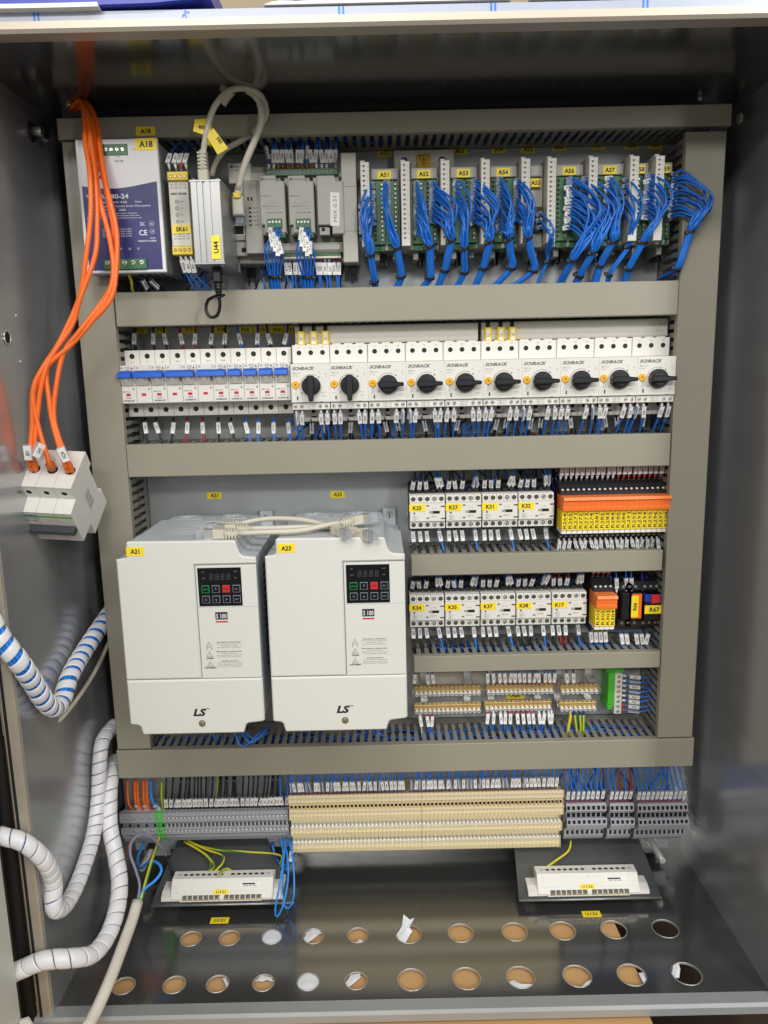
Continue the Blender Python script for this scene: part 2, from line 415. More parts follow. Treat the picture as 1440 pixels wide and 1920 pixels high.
# labels on the floor
for t, q in (('U121', (412, 1726)), ('U122', (1109, 1714))):
    p = AZ(q[0], q[1], ZB)
    mb = MB('yellow_label'); mb.M = Matrix(((1, 0, 0), (0, 0, 1), (0, -1, 0)))
    mb.box(-12, 12, -5.5, 5.5, 0, .3, .1); mb.text(t, 0, 0, 5, .4, mt='ink', bold=.02)
    mb.build('identification_label', FP, (p[0], ZB+.1, p[2]))
# torn film in some holes
def film(ix, pts, h=.6, lift=None):
    hx, hd, rr = HO[ix]; mb = MB('torn_film'); P = []
    vs = [(hx+u*rr, ZB-1+h*math.sin(3*u+2*v)+(lift[k] if lift else 0), hd-v*rr) for k, (u, v) in enumerate(pts)]
    c = (sum(p[0] for p in vs)/len(vs), sum(p[1] for p in vs)/len(vs)+.8, sum(p[2] for p in vs)/len(vs))
    n = len(vs); lo = [(a, b-.4, e) for a, b, e in vs]+[(c[0], c[1]-.4, c[2])]
    mb.add(vs+[c], [(i, (i+1) % n, n) for i in range(n)]); mb.add(lo, [((i+1) % n, i, n) for i in range(n)])
    mb.build('torn_film', FP)
full = [(math.cos(a*.4488)*.97, math.sin(a*.4488)*.97) for a in range(14)]
film(2, full); film(3, [(-.95, -.2), (-.55, -.8), (-.1, -.3), (.5, .3), (.8, .5), (.4, .9), (-.2, .97), (-.75, .6)])
film(4, [(.0, -.5), (.2, -.4), (.6, -.7), (.3, -.93), (-.1, -.95)])
film(5, [(-.3, -.9), (.1, -.2), (.3, -.1), (.1, .1), (.5, .8), (.15, .7), (-.35, 1.1), (-.5, .4), (-.95, 0), (-.8, -.5)], lift=[0, 3, 6, 9, 14, 12, 15, 8, 1, 0])
film(13, [(.55, .8), (.95, .1), (.85, -.4), (.65, .1), (.3, .7)]); film(14, [(-.9, .3), (-.3, .95), (.6, .75), (.9, .2), (.3, .5), (-.2, .25), (-.6, .45)])
film(15, full); film(16, [(-.95, -.1), (-.7, -.65), (-.2, -.1), (.4, .5), (.3, .93), (-.5, .8)])
film(19, [(-.9, -.35), (-.5, -.1), (.1, -.55), (.75, -.6), (.3, -.95), (-.5, -.85)]); film(20, [(.9, -.3), (.5, -.5), (.1, -.85), (.4, -.9), (.8, -.6)])
film(21, [(.95, .3), (.55, .2), (.6, -.7), (.9, -.4)]); film(22, [(-.95, .1), (-.7, .6), (-.3, .65), (-.35, .2), (-.6, -.3), (-.85, -.25)], lift=[0, 4, 6, 5, 1, 0])

# ---- surroundings
def setting(mb, name): o = mb.build(name); o['kind'] = 'structure'; return o
mb = MB('dark_wood'); mb.box(-1500, 1500, -800, -790, -600, 1500, 0); setting(mb, 'floor')
mb = MB('wall_beige'); mb.box(-2500, 2500, -800, 2500, -620, -600, 0); setting(mb, 'wall')
cb = thing('cardboard_sheet', 'brown corrugated cardboard sheet lying under the cabinet floor', 'cardboard', 0, -721, 0)
mb = MB('cardboard'); mb.poly([(-420, -470), (283, -470), (290, 22), (-420, 22)], 0, 1.5, 0)
mb2 = MB('cardboard')
vs = [(-420, 0, -22), (278, 0, -22), (291, 0, 470), (-420, 0, 470)]; vs += [(x, -2, d) for x, z, d in vs]
mb2.add(vs, [(0, 1, 2, 3), (7, 6, 5, 4), (0, 4, 5, 1), (1, 5, 6, 2), (2, 6, 7, 3), (3, 7, 4, 0)]); mb2.build('sheet', cb)
mb2 = MB('cardboard'); vs = [(-380, 11, -20), (281, 11, -20), (289, 11, 236), (-380, 11, 236)]; vs += [(x, z-2, d) for x, z, d in vs]
mb2.add(vs, [(0, 1, 2, 3), (7, 6, 5, 4), (0, 4, 5, 1), (1, 5, 6, 2), (2, 6, 7, 3), (3, 7, 4, 0)]); mb2.build('upper_sheet', cb)
mb = MB('paper'); x, z = A(1230, 1905, 300)
mb.poly([(0, 0), (20, 6), (28, -2), (46, 8), (38, -14), (12, -20)], 0, .6); tag(mb.build('paper_scrap', None, (x-30, -720, 292)), 'torn scrap of white paper below the bottom edge of the cabinet', 'paper')
# things on the roof of the cabinet
rz = ZT+16.5
fb = thing('ring_folder', 'blue folder lying on the cabinet roof at the upper left', 'folder', -380, rz, 0)
mb = MB('folder_blue'); pts = []
for i in range(13):
    u = i/12; pts.append((u*300-60, -4*math.sin(u*3)*.5+2+(.0 if u < .85 else (u-.85)*20)))
top = [(x, z+20-(abs(x-60)/230)**3*6) for x, z in pts]
mb.poly(pts+top[::-1], 20, DF+14, 1); mb.build('cover', fb)
mb = MB('paper'); mb.poly([(x+4, z+2) for x, z in pts[2:9]]+[(x+4, z-1.5) for x, z in pts[2:9]][::-1], 40, DF+17, 0); mb.build('sheets', fb)
def papers(label, x0, x1, h, dx, mt='paper', n=4):
    t = thing('paper_stack', label, 'papers', x0, rz, 0)
    for k in range(n):
        mb = MB(mt if k % 2 == 0 else 'film_white'); a = h*k/n
        o = [(k*dx, a), (x1-x0-k*dx*.4, a+.3), (x1-x0-k*dx*.8-6, a+h/n*.8), (k*dx+8, a+h/n*.75)]
        mb.poly(o, 60+k*5, DF+10-k*3, 0); mb.build('sheet', t)
papers('stack of printed white sheets on the roof in the middle of the cabinet', -95, 120, 14, 9)
papers('loose white sheets on the cabinet roof right of the middle', 135, 250, 9, 14)
papers('crumpled transparent film on the cabinet roof at the upper right', 262, 450, 16, 5, 'film_white')
mb = MB('black'); mb.rod((0, 0, 0), (46, 9, 0), 3.5, 3, 10); mb.m('film_white'); mb.rod((46, 9, 0), (58, 11, 0), 3.2, 1.5, 10)
tag(mb.build('marker_pen', None, (-70, rz+8, DF+12)), 'black marker pen lying on the papers at the top edge', 'pen')
# door
door = thing('cabinet_door', 'cabinet door swung open towards the viewer at the left edge', 'door', XL-22, ZB, DF)
mb = MB('door_inside'); mb.box(-24, 0, 6, 990, 30, 700, 2); mb.build('door_panel', door)
mb = MB('rubber'); mb.tube([(-4, -8, 4), (-4, 1000, 4)], 7.5, 10, smoothpath=False); mb.build('gasket', door)
mb = MB('rubber'); mb.box(8, 11, -8, 1000, 0, 6, .5); mb.build('seal_strip', door)
mb = MB('white_plastic'); mb.poly([(0, 0), (9, 3), (14, -8), (14, -40), (0, -40)], 32, 36, .5); mb.build('corner_guard', door, (1, 24, 0))

# ================================================================ CABLE DUCTS
def duct(label, x0, x1, z0, z1, horiz=True, dep=78, sides=(1, 1), group='slotted grey cable ducts'):
    t = thing('cable_duct', label, 'cable duct', x0, z0, 0, group)
    W, H = x1-x0, z1-z0
    mb = MB('duct_grey'); L, T = (W, H) if horiz else (H, W)
    def bx(m_, u0, u1, v0, v1, d0, d1, c=0):       # u along, v across
        return m_.box(u0, u1, v0, v1, d0, d1, c) if horiz else m_.box(v0, v1, u0, u1, d0, d1, c)
    bx(mb, 0, L, 0, T, dep-1, dep+2, .9)
    bx(mb, 0, L, .0, 1.4, dep-8, dep-1); bx(mb, 0, L, T-1.4, T, dep-8, dep-1)
    mb.build('cover', t)
    mb = MB('duct_side'); bx(mb, 0, L, 1.6, T-1.6, 1, 3); mb.build('base', t)
    for k, v in ((0, 1.6), (1, T-3.2)):
        if not sides[k]: continue
        mb = MB('duct_side'); bx(mb, 0, L, v, v+1.6, 1, 14)
        p = 10.2; n = int(L/p); u = (L-n*p)/2
        prof = [(0, 14), (5.6, 14), (5.6, 30), (4.6, 34), (4.6, 44), (5.6, 48), (5.6, dep-9), (5.0, dep-4), (.6, dep-4), (0, dep-9), (0, 48), (1, 44), (1, 34), (0, 30)]
        for i in range(n):
            q = [(a+u+i*p+2.3, b) for a, b in prof]; m_ = len(q)
            if horiz: vs = [(a, v, b) for a, b in q]+[(a, v+1.6, b) for a, b in q]
            else: vs = [(v, a, b) for a, b in q]+[(v+1.6, a, b) for a, b in q]
            mb.add(vs, [tuple(range(m_)), tuple(range(m_, 2*m_))[::-1]]+[(j, (j+1) % m_, m_+(j+1) % m_, m_+j) for j in range(m_)])
        mb.build('slotted_side', t)
    return t
duct('top horizontal cable duct in shade under the cabinet roof', -352.5, 394.5, 255.5, 278)
duct('left vertical cable duct from top duct to bottom duct', -349, -306.5, -475.5, 253.5, False)
duct('right vertical cable duct from top duct to bottom duct', 345.5, 390, -475.5, 250, False)
duct('second horizontal cable duct, between the module row and the breaker row', -305, 345, 52.5, 91)
duct('wide horizontal cable duct below the breaker row', -306, 344, -123.5, -84.5)
duct('short horizontal cable duct between contactors K25 and K34 rows', 32, 341, -253.5, -227.5)
duct('narrow short horizontal duct above the brass earth bars', 33.5, 344, -380, -358.5)
duct('bottom horizontal cable duct above the terminal rows', -351, 393, -516.3, -477.5)
# wires lying inside the ducts
def duct_fill(label, x0, x1, z0, z1, n, cols, seed, vert=False):
    rnd = random.Random(seed); t = thing('wire_bundle', label, 'wires', x0, z0, 0, 'wires lying inside the cable ducts')
    W, H = x1-x0, z1-z0
    for k in range(n):
        L = H if vert else W; T = W if vert else H
        v = rnd.uniform(4, T-4); pts = []
        u0 = rnd.uniform(3, L*.15) if n > 4 else 3; u1 = L-rnd.uniform(3, L*.15)
        j = int((u1-u0)/45)+2
        for i in range(j):
            u = u0+(u1-u0)*i/(j-1); a = min(max(v+rnd.uniform(-5, 5), 4), T-4); b = rnd.uniform(16, 56)
            pts.append((a, u, b) if vert else (u, a, b))
        MB(rnd.choice(cols)).tube(pts, 1.15, 5, step=14).build('wire', t)
BW = 'blue_wire'; KW = 'black_wire'
duct_fill('blue wires seen through the slots of the top duct', -330, 380, 255, 278, 6, ['dark_blue', BW, KW], 1)
duct_fill('wires running inside the second horizontal duct', -300, 340, 55, 89, 7, [BW, KW, 'dark_blue'], 2)
duct_fill('wires running inside the duct below the breaker row', -300, 340, -121, -87, 9, [BW, KW], 3)
duct_fill('wires running inside the duct under contactor K25', 36, 338, -252, -229, 8, [BW, KW], 4)
duct_fill('wires running inside the duct above the earth bars', 36, 340, -379, -360, 8, [BW, KW, BW], 5)
duct_fill('blue and black wires packed inside the bottom duct', -340, 390, -514, -480, 16, [BW, BW, KW, 'dark_blue'], 6)
duct_fill('wires running up inside the right vertical duct', 347, 388, -470, 245, 8, [BW, KW, BW], 7, True)
duct_fill('wires running up inside the left vertical duct', -347, -309, -470, 240, 7, [KW, BW], 8, True)

# DIN rails
def rail(label, x0, x1, z, d1=7.5, h=35, d0=.1):
    t = thing('mounting_rail', label, 'mounting rail', x0, z, 0, 'steel rails behind the device rows')
    mb = MB('zinc')
    mb.box(0, x1-x0, -h/2, -h/2+4, d1-1, d1, .2); mb.box(0, x1-x0, h/2-4, h/2, d1-1, d1, .2)
    mb.box(0, x1-x0, -h/2+4, h/2-4, d0, d0+1, .2); mb.box(0, x1-x0, -h/2+4, -h/2+5, d0, d1, 0); mb.box(0, x1-x0, h/2-5, h/2-4, d0, d1, 0)
    mb.build('rail_profile', t)
rail('rail behind the power supply and input modules', -300, 340, 178)
rail('rail behind the miniature and motor breakers', -300, 342, -12)
rail('rail behind contactors K25 to K32', 30, 342, -178)
rail('rail behind contactors K34 to K17', 30, 342, -307)
rail('galvanised rail behind the brass earth bars', 33, 330, -428)
rail('rail carrying the lowest terminal rows', -360, 404, -606)
# ================================================================ WIRES (helpers)
MARK = {}
def marker_mesh(k):
    if k not in MARK:
        t = ['W24', 'P24', '801', 'W31', '242', 'K27', 'N24', '517'][k % 8]
        mb = MB('paper'); mb.box(-2.4, 2.4, -6.9, 6.9, .9, 1.5, .1)
        mb.text(t, 0, 0, 2.6, 1.56, rot=math.pi/2, mt='ink', bold=.015)
        mb.m('clear_sleeve'); mb.box(-2.8, 2.8, -7.4, 7.4, -1.3, .85, .4)
        MARK[k] = mb.mesh('marker')
    return MARK[k]
FERR = {}
def ferrule_mesh(c):
    if c not in FERR:
        mb = MB(c); mb.rod((0, 0, 0), (0, 5.5, 0), 1.15, 1.75, 8); mb.m('zinc'); mb.rod((0, -2, 0), (0, 0, 0), .8, .8, 6); FERR[c] = mb.mesh('ferrule')
    return FERR[c]
STUFF_GROUPS = ('blue wires above the cream terminals', 'wires below the slim relays', 'wires at the earth bars', 'wires above the grey spring terminals')
STUFF = MB(); STUFF.m('paper')
def stuff_wire(group, P, col, r, ferr, mark, yaw):
    s = STUFF; s.m(col); s.tube(P, r, 6, step=8)
    T = (P[1]-P[0]).normalized()
    if ferr: s.m(ferr); s.rod(P[0]+T*.1, P[0]+T*5.6, 1.15, 1.75, 7)
    if mark is not None:
        Q = spline(P, 3); acc = 0; c = Q[-1]; T = Vector((0, 1, 0))
        for i in range(1, len(Q)):
            g_ = (Q[i]-Q[i-1]).length
            if acc+g_ >= mark: c = Q[i]; T = (Q[min(i+1, len(Q)-1)]-Q[i-1]).normalized(); break
            acc += g_
        if T.y < 0 and abs(T.y) > abs(T.x): T = -T
        elif T.x < 0 and abs(T.x) > abs(T.y): T = -T
        f = Vector((0, 0, 1)); f = (f-T*f.dot(T)).normalized(); X = T.cross(f); a = random.uniform(-.35, .35) if yaw is None else yaw
        X2 = X*math.cos(a)+f*math.sin(a); f2 = f*math.cos(a)-X*math.sin(a)
        tmp = MB('paper'); tmp.box(-2.1, 2.1, -6.9, 6.9, .9, 1.5, 0); tmp.text(random.choice(['W24', 'P24', '801', 'W31', '242', '517']), 0, 0, 2.0, 1.56, rot=math.pi/2, mt='ink', bold=.015)
        tmp.m('clear_sleeve'); tmp.box(-2.4, 2.4, -7.2, 7.2, -1.3, .85, 0)
        n0 = len(s.v); s.v += [tuple(c+X2*x+T*z+f2*d) for x, z, d in tmp.v]
        for mn in tmp.ms: s.m(mn)
        s.f += [tuple(i+n0 for i in f_) for f_ in tmp.f]; s.mi += [s.ms.index(tmp.ms[k_]) for k_ in tmp.mi]; s.sm += tmp.sm
def wire(label, pts, col, r=1.2, group=None, ferr=None, mark=None, yaw=None, parent=None, name='wire', k=None, long_mark=False):
    """pts (x,z,d) from the terminal outwards; mark = distance of the marker centre from the terminal"""
    P = [Vector(p) for p in pts]; o0 = P[0]
    mb = MB(col); mb.tube([p-o0 for p in P], r, 7, step=6)
    if group in STUFF_GROUPS:
        return stuff_wire(group, P, col, r, ferr, mark, yaw)
    o = mb.build(name, parent, (o0.x, o0.y, o0.z))
    if not parent: tag(o, label, 'wire', group)
    if parent is None or not parent.parent:
        Q = spline(P, 3); 
        def at_len(L):
            acc = 0
            for i in range(1, len(Q)):
                s = (Q[i]-Q[i-1]).length
                if acc+s >= L: return Q[i-1]+(Q[i]-Q[i-1])*((L-acc)/s), (Q[min(i+1, len(Q)-1)]-Q[i-1])
                acc += s
            return Q[-1], Q[-1]-Q[-2]
        def orient(T):
            T = T.normalized(); V = Vector((T.x, -T.z, T.y))     # blender axes
            front = Vector((0, -1, 0)); front = (front-V*front.dot(V))
            if front.length < .05: front = Vector((0, 0, 1))-V*V.z
            front.normalize(); X = V.cross(-front)  # x = z cross y ; y = -front
            X = (-front).cross(V)
            return Matrix((X, -front, V)).transposed()
        if ferr:
            p, T = at_len(0.1); M = orient(T); f = mobj('ferrule', ferrule_mesh(ferr), o); f.matrix_local = Matrix.Translation(B(*(p-o0)))@M.to_4x4()
        if mark is not None:
            p, T = at_len(mark)
            if T.y < 0 and abs(T.y) > abs(T.x): T = -T
            elif T.x < 0 and abs(T.x) > abs(T.y): T = -T
            M = orient(T).to_4x4()@Matrix.Rotation(random.uniform(-.35, .35) if yaw is None else yaw, 4, 'Z')
            f = mobj('marker_sleeve', marker_mesh(random.randrange(8) if k is None else k), o); f.matrix_local = Matrix.Translation(B(*(p-o0)))@M
    return o

# ================================================================ POWER SUPPLY
def psu():
    x0, z1 = A(140, 262, 110); x1, z0 = A(312, 510, 110); W, H = x1-x0, z1-z0
    t = thing('power_supply', 'grey and navy power supply A18 behind the orange cables at the upper left', 'power supply', x0, z0, 0)
    mb = MB('dark_metal'); mb.box(2, W-2, 1, H-2, 8, 106, .5)
    mb.m('galvanised'); mb.box(W-2, W-1.2, 1, H-2, 8, 106, 0); mb.box(2, W-2, .2, 1, 8, 106, 0)
    for i in range(9): mb.m('hole'); mb.box(12+i*8, 15+i*8, -.1, .3, 30, 90, 0)
    mb.build('body', t)
    mb = MB('psu_label'); mb.box(0, W, 0, H, 106, 110, .8); mb.build('front_plate', t)
    # navy label with a wavy upper edge
    top = [(3.5+(W-7)*i/16, 92-2.5*math.sin(i/16*3.6+.2)*1.6) for i in range(17)]
    mb = MB('label_navy'); mb.poly([(W-3.5, 3), (3.5, 3)][::-1]+top[::-1], 110, 110.25)
    mb.m('white_print')
    d = 110.35
    mb.text('WDR-480-24', 30, 80, 4.6, d, bold=.02, width=46)
    mb.text('INPUT: 380-500VAC 4.0A', 30, 74, 2.0, d, width=42); mb.text('50/60Hz', 63, 74, 1.5, d)
    mb.text('500VAC (2-phase or 3-phase, 4-wire Wye system)', 43, 70, 1.9, d, width=66)
    mb.text('OUTPUT: 24V   20A', 30, 66, 2.2, d, width=38)
    for i in range(3): mb.text('Rated ambient temperature and ventilation notice text', 36, 62.5-i*2.4, 1.0, d, width=50+i*5)
    for i in range(4): mb.text('ENTERPRISES CO.,LTD.', 38, 46-i*2.4, 1.1, d, width=32, mt='white_print')
    mb.text('EAC', 66, 51, 4, d, bold=.0, width=5); mb.text('CE', 66, 42, 5.5, d, bold=.01, width=9)
    mb.text('UL', 76, 51, 1.8, d); mb.text('US', 76.5, 43, 1.6, d)
    mb.text('WW42', 76, 36, 1.3, d); mb.text('MADE IN CHINA', 70, 33.2, 1.7, d, width=20)
    for i, s in enumerate(('L3', 'E', 'L2', 'L1')): mb.text(s, 31+i*9.5 if i else 31, 25.5, 2.0, d)
    for cx, cz in ((76, 51), (76, 43)):
        mb.tube([(cx+2.6*math.cos(a*.449), cz+2.6*math.sin(a*.449), d) for a in range(15)], .2, 4, smoothpath=False, caps=False)
    mb.build('printed_label', t)
    mb = MB('ink'); mb.text('DC OK', 46, 116, 2, 110.1, bold=.02); mb.text('N', 34, 120, 1.6, 110.1); mb.text('/ o', 45, 120.5, 2, 110.1); mb.text('Tightening', 63, 127.5, 1.0, 110.1)
    mb.m('red_mark'); mb.box(11, 26, 98, 111, 110.0, 110.3, 0); mb.m('white_print'); mb.text('MW', 18.5, 104.5, 6, 110.4, bold=.02)
    mb.build('lettering', t)
    mb = MB('green_pcb'); mb.box(16, 56, 121.5, 133, 96, 110.6, .4)
    for i in range(6): mb.screw(20.5+i*6, 127.5, 2.2, 110.8)
    mb.build('output_terminal', t)
    mb = MB('green_pcb'); mb.box(20, 68, 3.5, 14.5, 98, 113, .4)
    for i in range(5): mb.screw(25+i*9.4, 10.5, 2.8, 113.2)
    mb.build('input_terminal', t)
    sticker(t, 'A18', 76, H-6, 23, 12, 110.2)
    p = A(273, 246, 80.3); sticker(plate, 'A18', p[0], p[1], 21.5, 9.5, 80.3)
psu()
# ================================================================ SAFETY RELAY
def safety_relay():
    x0, z0 = A(324, 478, 102); W, H = 22.5, 87
    t = thing('safety_relay', 'narrow grey safety relay SK61 with yellow terminals beside the power supply', 'safety relay', x0, z0, 0)
    mb = MB('off_white'); mb.box(0, W, 2, H-2, 5, 98, .4); mb.box(.3, W-.3, 9, H-11, 98, 102, .6)
    mb.m('ink'); mb.text('MSI-SR4B', W/2, 64, 2.3, 102.1, bold=.03, width=17)
    for j, z in enumerate((74, 70, 21.5, 17)):
        for i in range(4): mb.text(['A1', 'S52', 'S12', 'S22'][i], 4+i*4.8, z, 1.5, 102.1, width=3.1)
    mb.box(3, 20, 72, 72.2, 102, 102.15, 0); mb.box(3, 20, 19.2, 19.4, 102, 102.15, 0)
    for i, s in enumerate(('Power', 'K1', 'K2', 'Reset')):
        z = 56-i*7; mb.tube([(8+1.5*math.cos(a*.6), z+1.5*math.sin(a*.6), 102) for a in range(12)], .3, 4, smoothpath=False); mb.text(s, 13.5, z, 1.2, 102.1)
    mb.build('body', t)
    for z, zz in ((H-9, H-5.3), (0, 5)):
        mb = MB('yellow_plastic'); mb.box(0, W, z, z+8.8, 90, 103, .6)
        for i in range(4): mb.well(3.6+i*5.1, zz, 1.9, 103, 2, floor='dark_metal'); mb.screw(3.6+i*5.1, zz, 1.4, 103.1, 'brass')
        mb.build('terminal_strip', t)
    sticker(t, 'SK61', W/2+.5, 27, 20, 9.2, 102.1)
    for i, px in enumerate((338, 347, 357)):
        a = A3(px, 479, 98)
        wire('blue wire with white marker, %s from the left under the narrow relay SK61' % ORD[i], [a, (a[0]+2, a[1]-8, 98), (a[0]+5, a[1]-22, 92), (a[0]+12+i*3, a[1]-40, 75), (a[0]+20+i*3, a[1]-52, 55)], 'blue_wire', 1.1, 'blue wires under relay SK61', 'ferrule_white', 12)
    for i, px in enumerate((318, 330, 340, 350)):
        a = A3(px, 317, 92)
        wire('blue wire with clear marker, %s from the left above relay SK61' % ORD[i], [a, (a[0]-1, a[1]+10, 90), (a[0]+2, a[1]+24, 78), (a[0]+4, a[1]+38, 55)], 'dark_blue' if i % 2 else 'blue_wire', 1.1, 'wires above relay SK61', 'ferrule_red' if i == 2 else 'ferrule_white', 12)
safety_relay()
# power supply outgoing wires below
for i, (px, c) in enumerate(((240, 'earth_green'), (262, 'black_wire'), (278, 'black_wire'))):
    a = A3(px, 512, 95)
    w_ = wire(['green and yellow wire leaving the bottom of power supply A18', 'left black wire leaving the bottom of power supply A18', 'right black wire leaving the bottom of power supply A18'][i],
         [a, (a[0]+1, a[1]-8, 88), (a[0]-3+i*6, a[1]-18, 72), (a[0]+i*9, a[1]-26, 50)], 'earth_yellow' if i == 0 else c, 1.7, mark=16 if i else None, yaw=.9)
# ================================================================ ALUMINIUM CONVERTER
def converter():
    x0, z0 = A(365, 496, 140); x1, z1 = A(410, 336, 140); W, H = x1-x0+1.5, z1-z0
    t = thing('interface_converter', 'silver finned aluminium converter box U44 with a network cable plugged in its top', 'converter', x0, z0, 0)
    mb = MB('aluminium')
    o = [(0, 40), (0, 139), (1, 140), (7, 140), (7, 138.6), (8, 138.6), (8, 140), (13, 140), (13, 138), (15.5, 138), (15.5, 140), (21, 140), (21, 138.8), (22, 138.8), (22, 140), (W-1, 140), (W, 139),
         (W, 122), (W-1, 121), (W, 120), (W, 104), (W-1, 103), (W, 102), (W, 86), (W-1, 85), (W, 84), (W, 60), (W-1.2, 59), (W-1.2, 50), (W, 49), (W, 40)]
    n = len(o); vs = [(x, 2, d) for x, d in o]+[(x, H-2, d) for x, d in o]
    mb.add(vs, [tuple(range(n)), tuple(range(n, 2*n))[::-1]]+[(i, (i+1) % n, n+(i+1) % n, n+i) for i in range(n)])
    mb.build('finned_case', t)
    for z in (0, H-2):
        mb = MB('aluminium'); mb.box(-.3, W+.3, z, z+2, 39, 140.4, .2)
        for x in (3.5, W-3.5):
            for d in (136, 46): mb.rod((x, z+(2 if z else 0), d), (x, z+(4 if z else -2), d), 1.8, 1.7, 10)
        mb.build('end_plate', t)
    mb = MB('dark_metal'); mb.box(4, W-4, 10, H-10, 8, 40, .5); mb.build('rail_clip', t)
    mb = MB('off_white'); mb.rod((15, H, 125), (15, H+6, 125), 2.8, 2.8, 8); mb.build('socket', t)
    sticker(t, 'U44', 24, 17, 9.2, 24, 140.6, rot=math.pi/2, hh=.55)
    # black power lead under it
    a = (x0+W/2+3, z0-1, 118)
    t2 = thing('power_lead', 'black power lead looping down below converter box U44', 'cable', *a)
    mb = MB('black'); mb.box(-5, 5, -16, 0, -5, 5, 1.5); mb.rod((0, -16, 0), (0, -30, -2), 4.4, 2.6, 10)
    for k in range(5): mb.rod((0, -18-k*3, -1), (0, -19.6-k*3, -1), 4.9-k*.35, 4.9-k*.35, 10)
    mb.build('plug', t2)
    mb = MB('black'); mb.tube([(0, -28, -2), (0, -40, -4), (-4, -50, -6), (-12, -52, -8), (-17, -44, -10), (-16, -32, -20), (-6, -26, -36), (10, -26, -46), (24, -34, -58)], 1.9, 8); mb.build('cable', t2)
converter()
